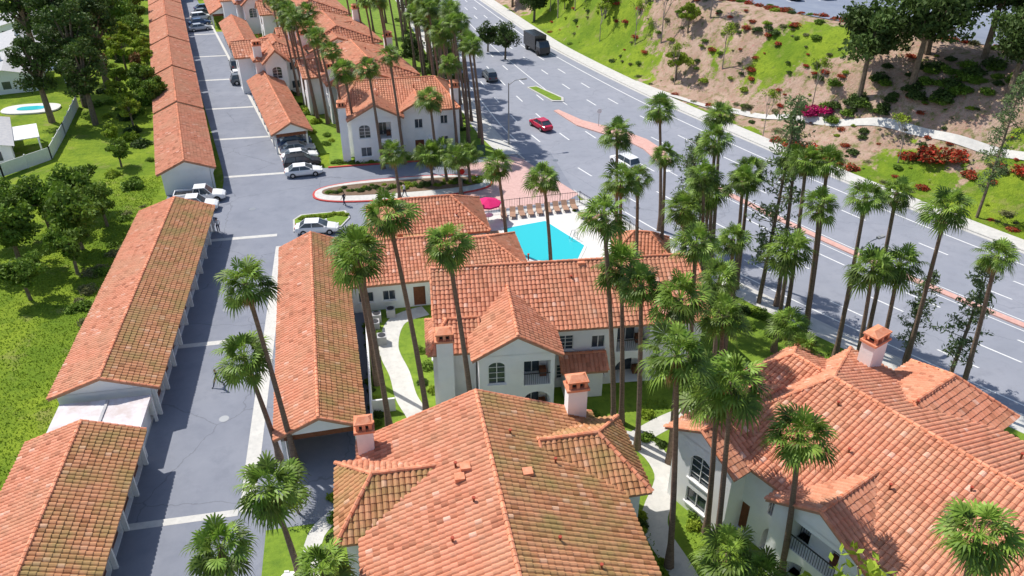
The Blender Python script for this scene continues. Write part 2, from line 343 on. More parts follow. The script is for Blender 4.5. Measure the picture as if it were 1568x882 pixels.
B.block(-3.6,5.4,62.8,72,3,5.1,'x',0,0,.4,mat='tile',mat2='tile_mossy',front=[(1.5,1,1.4,1.1,'win'),(3.6,1,1.2,1.1,'win'),(6.4,.1,1.1,2.1,'door')])
B.block(-1,11.2,71.2,79.2,3.2,5.6,'x',3.5,3.5,.5,front=autowin(11,3,(1,)),right=autowin(7,3,(1,)))
B.block(5.2,13.6,63.2,70.8,2.9,4.7,'x',0,3.4,.5,front=autowin(7.4,3,(1,)))
B.w.box(5.6,6.6,62.2,63.2,0,5.2,'stucco');B.dvent(2,68.5,5);B.vent(-1,65,3.9);B.vent(8,73,4.3)
B.done()
B=Bld('pool_pavilion',25.6,66.2,-18);B.block(-2.8,2.8,-2.2,2.2,2.6,4.2,'x',2,2,.5,front=[(2.3,.1,1.5,2.1,'door')]);B.done()
# building B
B=Bld('apartment_building',3.2,46.9,-4)
B.block(0,21.5,2.2,12.6,6,9,'x',0,0,.5,front=[(9.6,3.7,1.3,1.4,'win'),(9.6,.9,1.3,1.4,'win'),(12.2,3.7,1.1,1.2,'win'),(12.4,.9,1.1,1.2,'win'),(15,3.2,2.6,2.3,'balc'),(15,.1,2.6,2.4,'abalc'),(18.6,3.7,1.2,1.3,'win'),(18.6,.9,1.2,1.3,'win')],left=autowin(9,3),back=autowin(20),right=autowin(9))
B.block(2.6,9.2,-1.2,7,6.1,8.0,'y',0,0,.5,front=[(1.3,3.5,1.3,2.0,'awin'),(4.3,3.2,2.0,2.2,'balc'),(4.3,.15,2.0,2.4,'abalc'),(1.3,.9,1.3,1.2,'win')],left=[(2,3.7,1,1.2,'win')])
B.block(-.6,3.4,.9,5.6,5.4,6.9,'x',1.6,0,.4,left=[(2,3.7,1,1.2,'win')])
B.block(9.6,13.2,.9,3.6,2.8,3.6,'x',0,0,.3)
B.chimney(.7,.3,0,7.2,.6,.5)
for q in((6,5,7.35),(11,6,8.2),(15,4.5,7.5),(8,9,8.7)): B.vent(*q)
for q in((12,7.2,8.85),(17,6,8.2)): B.dvent(*q)
B.done()
# building C
B=Bld('apartment_building',0,0)
B.block(-2.6,12.6,8,38.7,6,8.9,'y',0,0,.5,mat2='tile_mossy',left=autowin(29.7,4),right=autowin(29.7,4),back=autowin(14,3.5))
B.block(-3.9,3.5,30.6,37.0,5.95,7.75,'x',2.2,0,.5,mat='tile_mossy',mat2='tile',left=[(1.8,3.7,1.2,1.3,'win'),(3.8,3.7,1.1,1.3,'win')],front=[(1.2,3.8,.9,1.2,'win')])
B.block(8.2,14.2,31.2,38.0,5.95,7.9,'x',0,2.4,.5,mat='tile_mossy',right=[(3,3.7,1.3,1.3,'win')],front=[])
B.chimney(-2.0,37.6,0,7.9,.5,.4);B.chimney(11.4,38.3,0,8.6,.62,.45)
for q in((2.2,28,7.95),(3,33,8.3),(1.8,25,7.75),(7.6,27,8.0),(8.8,33,7.6),(3.6,30,8.5),(6.5,35,8.4),(2.8,23.5,8.1),(9.4,25.5,7.3)): B.vent(*q)
for q in((3.5,32.6,8.45),(6.9,31.8,8.2),(3.1,32,8.3)): B.dvent(*q)
B.done()
# building D
B=Bld('apartment_building',27,37.6,24.5)
B.block(-8.2,7.6,-30,1.5,6,9,'y',0,3.5,.5,left=[(3,.3,1.6,2.4,'door'),(6.5,3.2,3,2.4,'balc'),(6.5,.1,3,2.5,'abalc'),(10.6,3.6,2.3,1.5,'win'),(10.6,.8,2.3,1.5,'win'),(15,3.2,3,2.4,'balc'),(15,.1,3,2.5,'abalc'),(19,3.6,2,1.5,'win'),(19,.8,2,1.5,'win')])
B.block(-9.6,-2,-2.6,3.2,5.9,7.6,'x',0,0,.5,left=[(2.4,2.9,1.7,2.2,'awin'),(2.4,.8,1.7,1.3,'win')])
B.block(-9.2,-3,-11.2,-4.6,5.8,7.6,'x',0,0,.4,left=[(2.8,3.2,3.2,2.2,'balc'),(2.8,.1,3.2,2.5,'abalc')])
B.block(3,9.8,-9.5,-2,6.0,7.9,'x',0,2,.5)
B.block(-2,5,-.5,4.2,5.9,7.6,'y',0,2,.5)
B.chimney(6.2,-.8,0,8.6,.8,.5)
for q in((-4,-6,7.7),(-2,-12,8.4),(-5,-14,7.4),(3,-6,8.0),(-3.5,-18,8),(4,-12,7.6),(2,-15,8.3),(-1.8,-3.5,8.5),(-4.5,-9,7.6),(5,-18,7.1)): B.vent(*q)
B.done()
# building E
B=Bld('apartment_building',-3.4,99.5,1)
B.block(0,15.6,2,14,6,8.6,'x',2.5,2.5,.5,front=[(9.5,3.2,2.2,2.2,'balc'),(9.5,.1,2.2,2.3,'abalc'),(13,3.8,1,1.2,'win'),(13,.9,1,1.2,'win')],left=autowin(11,3),right=autowin(11,3))
B.block(.8,8.0,-.4,6,6,7.9,'y',0,0,.5,front=[(1.6,3.4,1.5,1.8,'awin'),(4.2,3.2,1.6,2.2,'balc'),(4.2,.1,1.6,2.3,'abalc'),(1.6,.9,1.4,1.3,'win')])
B.block(7.2,13,0.9,6,6,7.6,'y',0,0,.5,front=[(2.3,3.8,1.1,1.3,'win'),(2.3,.1,1.2,2.1,'door')])
B.chimney(.3,1,0,7.5,.5,.5);B.chimney(15.2,4,0,8.3,.5,.6)
for i in range(10): B.w.box(11+.32*i,11.32+.32*i,-1.2,.2,0,3.2-.3*i,'stucco')
B.vent(5,4,7.6);B.vent(10,6,8);B.vent(12,9,8.2)
B.done()
TW,TL=.42,.5
def farblock(x,y,rot,w,l,zr=8.6):
    B=Bld('apartment_building',x,y,rot)
    B.block(-w/2,w/2,0,l,6,zr,'y',3,3,.5,front=autowin(w-1,3),left=autowin(l-1,3.5),right=autowin(l-1,4))
    B.block(-w/2-2.4,w/2-3,l*.3,l*.3+7,5.9,7.7,'x',0,0,.5,left=[(3,3.3,1.8,2.0,'balc'),(3,.1,1.8,2.3,'abalc')])
    B.block(-w/2+1.2,w/2-3.2,-2,5,5.9,7.8,'y',0,0,.5,front=[(1.6,3.3,1.5,1.9,'awin'),(4.4,3.2,1.5,2.2,'balc'),(4.4,.1,1.5,2.3,'abalc')])
    B.chimney(-w/2+1,1,0,8.2,.6,.5);B.chimney(w/2-1,l-3,0,8.6,.6,.5);B.vent(1,l/2,8.4);B.vent(-2,l/2+3,7.9);B.done()
farblock(1.5,116.5,12,14,17);farblock(-3,137.5,12,14,18);farblock(-8,160,12,14,20);farblock(-13,184,12,14,20)
farblock(-12.6,131,12,8.6,11,8);farblock(-20,176,12,9,14,8);farblock(-45,215,12,12,16)
def house(x,y,rot,w,l):
    e=empty('suburban_house',(x,y,0),math.radians(rot));b=MB();b.box(-w/2,w/2,0,l,0,2.8,'stucco')
    for sg in(-1,1): b.faces([(sg*(w/2+.5),-.5,2.7),(sg*(w/2+.5),l+.5,2.7),(0,l+.5,4.1),(0,-.5,4.1),(sg*(w/2+.5),-.5,2.55),(sg*(w/2+.5),l+.5,2.55)],[(0,1,2,3),(0,1,5,4)],'roof_grey')
    b.poly([(-w/2,-.01,2.8),(w/2,-.01,2.8),(0,-.01,4.0)],'stucco')
    for k in(-.3,0,.3): b.box(k*w-.6,k*w+.6,-.03,.05,.9,2.1,'glass_dark')
    b.box(w/2-.05,w/2+.03,l*.3,l*.3+2,.2,2.2,'glass_dark');b.box(-1,-.4,l*.5,l*.5+.6,3.5,5,'stucco');b.box(w/2+.2,w/2+3.5,l*.2,l*.7,2.4,2.5,'white_paint')
    for yy in(l*.2+.1,l*.7-.1): b.box(w/2+3.2,w/2+3.4,yy-.1,yy+.1,0,2.4,'white_paint')
    put('house_body',b.mesh('house'),parent=e)
house(-50,106,20,9,12);house(-57,140,15,10,13);house(-60,158,15,10,14);house(-66,178,12,11,14)
# ---------------------------------------------------------------- road curves
def crv(pts,sig=5):
    ys=np.arange(-60,420,1.0);p=sorted(pts);x=np.interp(ys,[a for a,_ in p],[b for _,b in p])
    s0=(p[1][1]-p[0][1])/(p[1][0]-p[0][0]);s1=(p[-1][1]-p[-2][1])/(p[-1][0]-p[-2][0])
    x=np.where(ys<p[0][0],p[0][1]+s0*(ys-p[0][0]),x);x=np.where(ys>p[-1][0],p[-1][1]+s1*(ys-p[-1][0]),x)
    k=np.exp(-.5*(np.arange(-15,16)/sig)**2);k/=k.sum();xp=np.concatenate([x[0]+s0*np.arange(-15,0),x,x[-1]+s1*np.arange(1,16)]);x=np.convolve(xp,k,'valid')
    return lambda y:float(np.interp(y,ys,x))
near=crv([(30,52.4),(38.7,47.3),(51.3,39.7),(61,34.4),(72,29),(86.6,23.4),(98,19.6),(107,17.6),(131,15.8),(165,14),(200,12)])
med=crv([(30,68),(49.7,56.4),(58.9,51.6),(73.3,45.1),(94.6,37.3),(104,34.3),(125,30),(153,26),(200,22)])
far=crv([(30,84),(44,76),(55,70),(66,64.8),(77,60.3),(88,56),(101,51.5),(117,46),(137,40.5),(154,36.4),(200,30)])
dl=crv([(20,-18.3),(97,-18.3),(102,-19.3),(201.8,-41.1)],2)
dr=crv([(20,-10.9),(99,-10.9),(104,-12),(200.7,-35.2)],2)
def strip(b,f0,f1,y0,y1,z,mat,step=2,th=0,zf=None):
    n=max(1,int((y1-y0)/step));Y=[y0+(y1-y0)*i/n for i in range(n+1)]
    for i in range(n):
        a,c=Y[i],Y[i+1];zz=(lambda x,y:zf(x,y)+z) if zf else (lambda x,y:z)
        p=[(f0(a),a),(f1(a),a),(f1(c),c),(f0(c),c)];q=[(x,y,zz(x,y)) for x,y in p];b.poly(q,mat)
        if th:
            for k,l in((1,2),(3,0)): b.poly([q[k],q[l],(q[l][0],q[l][1],q[l][2]-th),(q[k][0],q[k][1],q[k][2]-th)],mat)
            if i==0: k,l=0,1;b.poly([q[k],q[l],(q[l][0],q[l][1],q[l][2]-th),(q[k][0],q[k][1],q[k][2]-th)],mat)
            if i==n-1: k,l=2,3;b.poly([q[k],q[l],(q[l][0],q[l][1],q[l][2]-th),(q[k][0],q[k][1],q[k][2]-th)],mat)
def off(f,d): return lambda y:f(y)+d
def lerp(f,g,t): return lambda y:f(y)*(1-t)+g(y)*t
def const(c): return lambda y:c
def sstep(s): s=min(1,max(0,s));return s*s*(3-2*s)
def hz(x,y):
    z=-.06
    d=x-far(min(y,400))-4.0
    if d>0:
        D=min(30,max(12,14+(130-y)*.25));z+=12*sstep(d/D)+(.25*math.sin(x*.5+y*.3)+.2*math.sin(y*.7))*min(1,d/4)*(1 if d<D else 0)
    if x<dl(min(y,230))-6.5 and not(82<y<94 and x>-25.5): z+=.16+.12*math.sin(x*.3)*math.sin(y*.2)
    return z
xs=[-1500,-700,-350,-200,-140,-110]+list(np.arange(-90,150.1,2))+[170,210,300,500,900,1500]
ys=[-600,-250,-100,-50]+list(np.arange(-20,260.1,2))+[280,320,400,600,1000,1800]
V=[(x,y,hz(x,y)) for y in ys for x in xs];nx=len(xs)
F=[(j*nx+i,j*nx+i+1,(j+1)*nx+i+1,(j+1)*nx+i) for j in range(len(ys)-1) for i in range(nx-1)]
me=bpy.data.meshes.new('ground');me.from_pydata(V,[],F);me.materials.append(MATS['terrain']);me.polygons.foreach_set('use_smooth',[True]*len(F))
blobs=[(57,121,4,4,.5),(64.5,112,6,4.5,1),(70,108,5,3.6,1),(45,150,8,14,1),(43,170,10,14,1),(47,135,4.5,8,.8),(58,95,3,4,.4),(65,79,5,8,.95),(71,70,7,7,1),(80,62,9,9,1),(52,107,2.5,5,.7),(60,84,3,5,.5),(76,76,4.5,4,.7)]
def green(x,y):
    d=x-far(min(y,400))-3
    if d<=0: return 1.0
    v=.2
    for bx,by,rx,ry,k in blobs: v=max(v,k*math.exp(-(((x-bx)/rx)**2+((y-by)/ry)**2)**1.5*.6))
    return v
at=me.attributes.new('green','FLOAT','POINT');at.data.foreach_set('value',[green(x,y) for x,y,_ in V]);put('ground',me)
b=MB();strip(b,dl,const(-1.5),8,81,0,'asphalt');strip(b,dl,const(24),81,99,0,'asphalt');strip(b,dl,dr,99,230,0,'asphalt')
strip(b,off(dr,0),off(dr,5.2),104,178,-.004,'asphalt');strip(b,off(dl,-7),dl,82,94,.0,'asphalt');put('driveway',b.mesh('driveway'))
b=MB()
for y in(39.7,60.3,80.4,98,112,126,142,158,176): strip(b,off(dl,.05),off(dr,-.05),y,y+.6,.008,'concrete',1)
strip(b,dr,off(dr,.45),99,200,.006,'concrete');strip(b,off(dl,-.5),off(dl,-.002),8,82,.007,'concrete');strip(b,const(-10.9),const(-9.9),40,78,.007,'concrete');put('driveway_gutter_pavement',b.mesh('gut'))
b=MB()
for x,y in((-14.6,66),(-14.2,88),(-13,50),(24,96),(30,80),(36,70)): b.poly([(x+.38*math.cos(k*math.pi/8),y+.38*math.sin(k*math.pi/8),.009) for k in range(16)],'steel')
put('manhole_cover',b.mesh('mh'))
b=MB();strip(b,near,far,-10,240,-.01,'road_asphalt');put('road',b.mesh('road'))
b=MB()
def dash(f,y0,y1,w=.2,l=3,g=6,solid=False):
    y=y0
    while y<y1:
        strip(b,off(f,-w/2),off(f,w/2),y,min(y+(l if not solid else 4),y1),.0,'paint',1);y+=(l+g) if not solid else 4
for t in(.3,.56,.8): dash(lerp(near,med,t),18,99);dash(lerp(near,med,t),103,200)
dash(lerp(near,med,.12),18,82,solid=True);dash(lerp(near,med,.12),104,200,solid=True)
for t in(.27,.52): dash(lerp(med,far,t),18,200)
dash(lerp(med,far,.8),18,200,solid=True);dash(off(med,-1.0),18,86,.14,solid=True);dash(off(med,1.0),18,90,.14,solid=True)
dash(off(med,-.3),118,200,.16,solid=True)
for f,y in((lerp(near,med,.9),106),(lerp(near,med,.9),88)):
    x=f(y);b.poly([(x-.08,y,.004),(x+.08,y,.004),(x-.4,y+1.6,.004),(x-.56,y+1.6,.004)],'paint');b.poly([(x-.95,y+1.5,.004),(x-.05,y+1.7,.004),(x-.7,y+2.5,.004)],'paint')
put('road_marking',b.mesh('road_marking'))
b=MB()
strip(b,off(near,-.18),near,10,84.5,.13,'kerb_concrete',2,.2);strip(b,off(near,-.18),near,97,220,.13,'kerb_concrete',2,.2);strip(b,far,off(far,.18),0,230,.13,'kerb_concrete',2,.2)
strip(b,near,off(near,.5),10,220,-.004,'kerb_concrete',2)
strip(b,off(far,-.5),far,0,230,-.004,'kerb_concrete',2)
put('kerb',b.mesh('kerb'))
b=MB()
strip(b,off(near,-2.4),off(near,-.182),10,83,.12,'concrete',2,.2);strip(b,off(near,-2.4),off(near,-.182),99,220,.12,'concrete',2,.2);strip(b,off(far,.182),off(far,2.8),0,230,.12,'concrete',2,.2)
put('sidewalk',b.mesh('sidewalk'))
b=MB();strip(b,off(med,-.45),off(med,.45),18,86,.12,'median_concrete',2,.2)
def slab(b,pts,z,mat,th=.2):
    b.poly([(x,y,z) for x,y in pts],mat)
    for i in range(len(pts)): (x0,y0),(x1,y1)=pts[i],pts[(i+1)%len(pts)];b.poly([(x0,y0,z),(x1,y1,z),(x1,y1,z-th),(x0,y0,z-th)],mat)
slab(b,[(28.4,115.5),(29.2,115.8),(31.5,110.5),(36.3,104.8),(38.4,101),(39.4,96.2),(38.9,92),(37.4,91.8),(37,94.2),(36.8,97.5),(35.3,101.5),(32.8,104.6),(30.2,108.4)],.13,'median_concrete');put('median_island',b.mesh('median'))
b=MB();slab(b,[(26.7,128),(28.5,128.4),(31.4,121.5),(31.0,119.6),(29.2,120)],.13,'kerb_concrete');slab(b,[(27,127.7),(28.3,128),(31,121.4),(30.7,120.1),(29.4,120.4)],.15,'grass',.02);put('median_planter',b.mesh('mp'))
b=MB();b.poly([(x,y,.008) for x,y in[(10.5,82.2),(22.5,83.5),(24.3,85),(19.9,97),(18.5,98.5),(15.5,97.3),(11,97)]],'pink_paving');put('entrance_pavement',b.mesh('pink'))
b=MB();strip(b,const(-9.0),off(near,-2.402),8,38,.09,'grass',2,.2);strip(b,const(-2.0),off(near,-2.402),38.003,81,.09,'grass',2,.2);put('lawn',b.mesh('lawn'))
b=MB();strip(b,lambda y:dr(y)+5.3,off(near,-2.402),104,215,.09,'grass',2,.2);strip(b,const(-5.5),off(near,-2.402),99.2,103.99,.09,'grass',2,.2);put('lawn',b.mesh('lawn2'))
b=MB();slab(b,[(-9.4,84),(-8.6,85.2),(-3.5,85.4),(-3,83.5),(-4,81.3),(-9.2,81)],.12,'kerb_concrete');slab(b,[(-9.2,84),(-8.4,85),(-3.7,85.2),(-3.2,83.5),(-4.1,81.5),(-9,81.2)],.14,'grass',.02);put('planter_bed',b.mesh('pb'))
def ell(cx,cy,rx,ry,n=40,p=2.6,rot=0):
    o=[]
    for k in range(n):
        t=2*math.pi*k/n;c,s=math.cos(t),math.sin(t);x=rx*abs(c)**(2/p)*(1 if c>0 else -1);y=ry*abs(s)**(2/p)*(1 if s>0 else -1);o.append((cx+x*math.cos(rot)-y*math.sin(rot),cy+x*math.sin(rot)+y*math.cos(rot)))
    return o
b=MB();slab(b,ell(3.6,90.6,11,3.3),.13,'red_kerb');slab(b,ell(3.6,90.6,10.75,3.05),.15,'concrete',.03);slab(b,ell(3.6,91,9.9,1.9),.17,'mulch',.03);put('entrance_island',b.mesh('isl'))
b=MB();strip(b,const(-5.6),const(13),98.85,99.15,.13,'red_kerb',2,.2);put('red_kerb',b.mesh('rk'))
b=MB();pool=[(13.6,77.3),(18.6,78.3),(21.4,71.8),(19.4,68.0),(14.5,70.2)]
slab(b,[(11.4,81.4),(23.6,82.2),(26.8,73.6),(28.2,69.2),(22,64.5),(13.9,64.5),(11.4,70)],.13,'deck');put('pool_deck',b.mesh('deck'))
e=empty('swimming_pool');cx=sum(p[0] for p in pool)/5;cy=sum(p[1] for p in pool)/5;b=MB();out=[(cx+(x-cx)*1.07,cy+(y-cy)*1.07) for x,y in pool];slab(b,out,.17,'white_paint',.05);put('coping',b.mesh('coping'),parent=e)
b=MB();b.poly([(x,y,.178) for x,y in pool],'pool_water');put('water',b.mesh('water'),parent=e)
b=MB()
for t in(0,.6): b.tube([(20.9+t*.2,73.9-t,.17),(20.9+t*.2,73.9-t,1),(20.5+t*.2,73.7-t,1.1),(20.2+t*.2,73.6-t,.2)],[.03]*4,6,'steel')
put('pool_handrail',b.mesh('rail'),parent=e)
e=empty('backyard_pool',(-51,131,0));b=MB();slab(b,ell(0,0,4.2,2.4),.3,'deck');slab(b,ell(0,0,2,1),.34,'pool_water',.03);put('pool_body',b.mesh('byp'),parent=e)
def path(name,pts,w,z,mat='concrete'):
    b=MB();P=[Vector((*p,0)) for p in pts];Ls=[]
    for i,p in enumerate(P):
        d=(P[min(i+1,len(P)-1)]-P[max(0,i-1)]).normalized();s=Vector((d.y,-d.x,0))*w/2;Ls.append((p+s,p-s))
    for i in range(len(P)-1):
        q=[Ls[i][0],Ls[i][1],Ls[i+1][1],Ls[i+1][0]];zz=[z(v.x,v.y) if callable(z) else z for v in q];b.poly([(v.x,v.y,h) for v,h in zip(q,zz)],mat)
    put(name,b.mesh(name));return b
def smooth(pts,n=6):
    o=[];P=[pts[0]]+pts+[pts[-1]]
    for i in range(1,len(P)-2):
        for k in range(n):
            t=k/n;o.append(tuple(.5*((2*P[i][j])+(-P[i-1][j]+P[i+1][j])*t+(2*P[i-1][j]-5*P[i][j]+4*P[i+1][j]-P[i+2][j])*t*t+(-P[i-1][j]+3*P[i][j]-3*P[i+1][j]+P[i+2][j])*t**3) for j in(0,1)))
    o.append(pts[-1]);return o
path('footpath',smooth([(3.6,62.3),(.9,61),(-.1,57),(.6,53),(.9,50),(1.6,47.5),(2.2,44.5),(6,43.4),(12,43),(17,41.8),(18.2,38),(15.9,34),(16.2,30),(16.8,24),(17,14)]),1.7,.1)
path('footpath',smooth([(17,41.8),(21,43.6),(26,44.5),(31,45),(34,47)]),1.5,.104)
path('footpath',smooth([(2.2,44.5),(-1,42.6),(-4,41)]),1.4,.096)
path('footpath',smooth([(-6,32),(-5.8,37),(-3,39.6),(0,41.5)]),1.1,.102)
path('hillside_path',smooth([(45.5,128),(48,121.5),(53,112),(59,103.3),(64,96.5),(69,89.8),(73,82),(77,75),(83,64),(90,52)],8),1.1,lambda x,y:hz(x,y)+.16)
b=MB();q=[(57,140),(60,131),(66,118),(71,110.5),(78,101),(86,90),(96,74),(190,60),(190,240),(62,240)];b.poly([(x+4,y,12.05) for x,y in q],'lot_asphalt');put('parking_lot',b.mesh('lot'))
b=MB()
for k in range(14): b.box(72+k*2.7,72.12+k*2.7,128,133,12.06,12.065,'paint')
for k in range(14): b.box(84+k*2.7,84.12+k*2.7,112,117,12.06,12.065,'paint')
put('parking_lot_marking',b.mesh('plm'))
# ---------------------------------------------------------------- vegetation
def crown(seed,fine=15):
    r=random.Random(seed);b=MB();N=36+seed%3*2
    for i in range(N+12):
        dead=i>=N;az=i*2.39996+r.uniform(-.35,.35);f=i/N
        el=math.radians((80-112*f**.88)+r.uniform(-11,11)) if not dead else math.radians(r.uniform(-84,-58))
        d=Vector((math.cos(el)*math.cos(az),math.cos(el)*math.sin(az),math.sin(el)));s=Vector((-math.sin(az),math.cos(az),0))
        pl=r.uniform(.7,1.45) if not dead else r.uniform(.3,.7);Pp=d*pl+Vector((0,0,-.14*pl));tw=r.uniform(-.7,.7)
        d2=(d+Vector((0,0,-.4 if not dead else -1))).normalized();n=d2.cross(s).normalized();s2=(s*math.cos(tw)+n*math.sin(tw));n=d2.cross(s2)
        mat='palm_dead' if dead else 'palm_leaf';base=r.uniform(.1,1)*(1-.35*f) if not dead else r.random()  # upper fronds brighter, lower ones darker: sunlit crown top put into the leaf tone
        b.poly([s*.03,-s*.03,Pp-s*.02,Pp+s*.02],mat,.9)
        nb=fine if not dead else 6;Lf=r.uniform(.92,1.25)*(1 if not dead else .75)
        for k in range(nb):
            a=math.radians(-104+208*k/(nb-1)) if not dead else math.radians(-36+72*k/(nb-1))
            bd=d2*math.cos(a)+s2*math.sin(a);w=bd.cross(n);Lb=Lf*(.68+.32*math.cos(a))*r.uniform(.88,1.08);pz=n*(.04 if k%2 else -.03)
            mid=Pp+bd*Lb*.5+pz+Vector((0,0,-.03));q=Pp+bd*Lb*.78+Vector((0,0,-.13*Lb));tip=Pp+bd*Lb*.98+Vector((0,0,-.42*Lb));hw=.07
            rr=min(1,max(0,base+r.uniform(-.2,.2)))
            b.faces([Pp,mid+w*hw,mid-w*hw,q+w*hw*.42,q-w*hw*.42,tip],[(0,1,2),(1,3,4,2),(3,5,4)],mat,rr)
    return b.mesh('palm_crown_%d'%seed)
CR=[crown(s) for s in(1,2,3,4,5,6)]
def palm(x,y,h,s=1.0,lean=None,fat=.88):
    e=empty('palm_tree',(x,y,0));lx=-.075*h+R.uniform(-.03,.03)*h if lean is None else lean;ly=R.uniform(-.025,.025)*h
    b=MB();n=9;pts=[];rad=[]
    for i in range(n):
        t=i/(n-1);pts.append((lx*t**1.3,ly*t**1.3,h*t));rad.append((.27-.12*t**.6+(.12*(1-t*8) if t<.125 else 0)+R.uniform(-.008,.008)+(.05 if t>.93 else 0))*fat)
    b.tube(pts,rad,8,'palm_trunk');put('trunk',b.mesh('palm_trunk',True),parent=e)
    o=put('crown',R.choice(CR),(lx,ly,h-.05),R.uniform(0,6.28),s*R.uniform(.88,1.12),e);o.rotation_euler=(R.uniform(-.12,.12),R.uniform(-.15,.05),R.uniform(0,6.28))
palms=[(-7.3,43.6,15.1),(-8.5,44.6,9.4),(-6.7,33.9,7.6),(-8.9,29.5,8.2),(-3.9,28,7.2),(-.6,46.3,15.3),(-1.3,52,12.9),(2.3,46.9,17.7),(2.9,87.3,6),(5.6,45,16),
(13.2,72.6,9.8),(16.7,67.2,10.3),(21.8,28.2,12),(24.4,70.3,13),(21.3,59.5,13),(15.9,43.2,18),(16.7,43.8,13.7),(17,40.9,14),(30.6,74,14),(33,65.4,16),(31,61.9,15),(28,56.5,14),(27.3,49.2,12),
(36,57,14.6),(35.7,54.6,15.6),(37.2,53.6,15.8),(36.8,48.1,15.3),(35.7,51.4,13.2),(32.4,50.3,10),(31.9,47.5,4.6),(39.8,48.6,15),(36.6,45,11),(38.6,45,11),(41.6,45.6,15.2),(43.4,41.2,13.2),
(24,18.2,15),(17.2,26.2,6),(18.7,25.2,5),(26.5,57,11),(21.9,44,15),(18.8,39.1,14),(15.6,30.5,16),(18.3,30,14.2),(18.9,32.6,11.8),(22.3,39.5,12),(30,42.5,6),(29.7,60,11),(23.8,62,12),(31.6,57.2,13),(27.8,66,12),(24.6,45.5,11),(33.6,60.6,12.5),
(-4.2,112,13.5),(-5.8,116,14),(-7.6,120,14),(-9.4,126,13),(-3.1,107,13),(-5.4,121,15),(1.4,97.4,13),(4.2,98.5,14.3),(8.4,98,8.6),(-10,135,14),(-12,143,13),
(13.6,104.5,16.5),(14.2,109,15.6),(12.6,113,12.3),(14,117,14),(12.3,121,15),(13.6,125,12),(11.6,129,14),(13.2,134,13),(11.8,139,14),(13,144,13),(10.8,147,12),(12.5,152,14),(11,158,13),(12,166,14),(10,175,14),(9.6,127,13),(10.6,117.5,14),(2.6,133,14),(4.6,129,15),(5,136,13),(1,152,14),(-1,157,14),(-6,180,14),(3,171,13),(6,179,14),(10,185,13),(-14,152,12),(-17,166,13),(13.1,162,12),(9.5,170,13),(15.2,113,13),(14.6,121,13.5),
(12.2,107,15),(13.4,111,16.5),(11.2,124,15.5),(12.9,130.5,15.5),(10.4,134,14.5),(12.2,148,15.5),(9.2,140,15),(8.2,150,14),(-7.2,117,15.5),(-8.8,123,15),(-1.5,100.5,12),(7,156,14),(8.6,163,15),(-10.6,130.5,14.5),(11.6,101.5,12),(15,100.5,14.5),(15.4,106,13.5),(11.4,116,16),(13.8,138,15),(14.2,146,14.5),
(10.3,87.6,4.8),(11.8,90.3,4.2),(7.2,90.8,4),(9,91.5,4.5),(19.8,36.2,10)]
for x,y,h in palms: palm(x,y,h,.98 if h<12 else (1.0 if y<47 and x<22 else .88))
def ball(r): 
    while 1:
        v=Vector((r.uniform(-1,1),r.uniform(-1,1),r.uniform(-1,1)))
        if .05<v.length<1: return v
def leafquad(b,p,s,r,mat,rr,el=1.6):
    a=ball(r).normalized();c=ball(r);c=(c-a*c.dot(a)).normalized();b.poly([p-a*s*el*.5,p+c*s*.45,p+a*s*el*.5,p-c*s*.45],mat,rr)
def tree(seed,H,Rc,leaf,nl,mat,lumps=16,flat=.75,trunkh=.35,bark='bark'):
    r=random.Random(seed);b=MB();zc=H-Rc*flat;Z=Rc*flat
    b.tube([(0,0,0),(.1,.05,H*trunkh),(.2,0,zc)],[.035*H,.026*H,.014*H],7,bark)
    Lm=[]
    for i in range(lumps):
        v=ball(r);v=v.normalized()*r.uniform(.35,.85);c=Vector((v.x*Rc*r.uniform(.7,1.1),v.y*Rc*r.uniform(.7,1.1),zc+v.z*Z));Lm.append((c,Rc*r.uniform(.2,.38),r.uniform(.1,.9)))
        s=Vector((.1,.03,H*(trunkh+.1)));b.tube([s,(s+c)/2+Vector((0,0,.2)),c],[.014*H,.009*H,.004*H],5,bark)
    for i in range(nl):
        c,rad,br=Lm[i%lumps];v=ball(r).normalized()*r.uniform(.5,1.15);p=c+Vector((v.x*rad,v.y*rad,v.z*rad*.75))
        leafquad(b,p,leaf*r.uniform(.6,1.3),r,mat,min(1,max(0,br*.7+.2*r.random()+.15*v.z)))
    return b.mesh('tree_%d'%seed)
def pine(seed,H,Rc,mat='leaf_pine'):
    r=random.Random(seed);b=MB();b.tube([(0,0,0),(.1,0,H*.5),(0,.1,H)],[.2,.13,.03],7,'bark')
    z=H*.22
    while z<H*.98:
        t=z/H
        for k in range(3):
            az=r.uniform(0,6.28);Lb=Rc*(1.15-t)**.7*r.uniform(.45,1.2)*(.6 if t<.35 else 1);d=Vector((math.cos(az),math.sin(az),r.uniform(.1,.5)));e=Vector((0,0,z))+d*Lb
            b.tube([(0,0,z),Vector((0,0,z))+d*Lb*.5,e],[.04,.025,.01],4,'bark',cap=False)
            for j in range(26):
                u=r.uniform(.4,1.08);p=Vector((0,0,z))+d*Lb*u+ball(r)*.4;leafquad(b,p,r.uniform(.1,.17),r,mat,r.random()*.8+.1,3.2)
        z+=r.uniform(.32,.55)
    return b.mesh('pine_%d'%seed)
def bush(seed,leaf,n,mat,mix=None):
    r=random.Random(seed);b=MB();L_=[(ball(r)*.55,r.uniform(.35,.6),r.random()) for _ in range(8)]
    for i in range(n):
        c,rad,br=L_[i%8];v=ball(r).normalized()*r.uniform(.6,1.1);p=c+v*rad;p.z=abs(p.z)*.85
        leafquad(b,p,leaf*r.uniform(.6,1.3),r,(mix if mix and r.random()<.4 else mat),min(1,max(0,br*.5+.4*r.random())))
    return b.mesh('bush_%d'%seed)
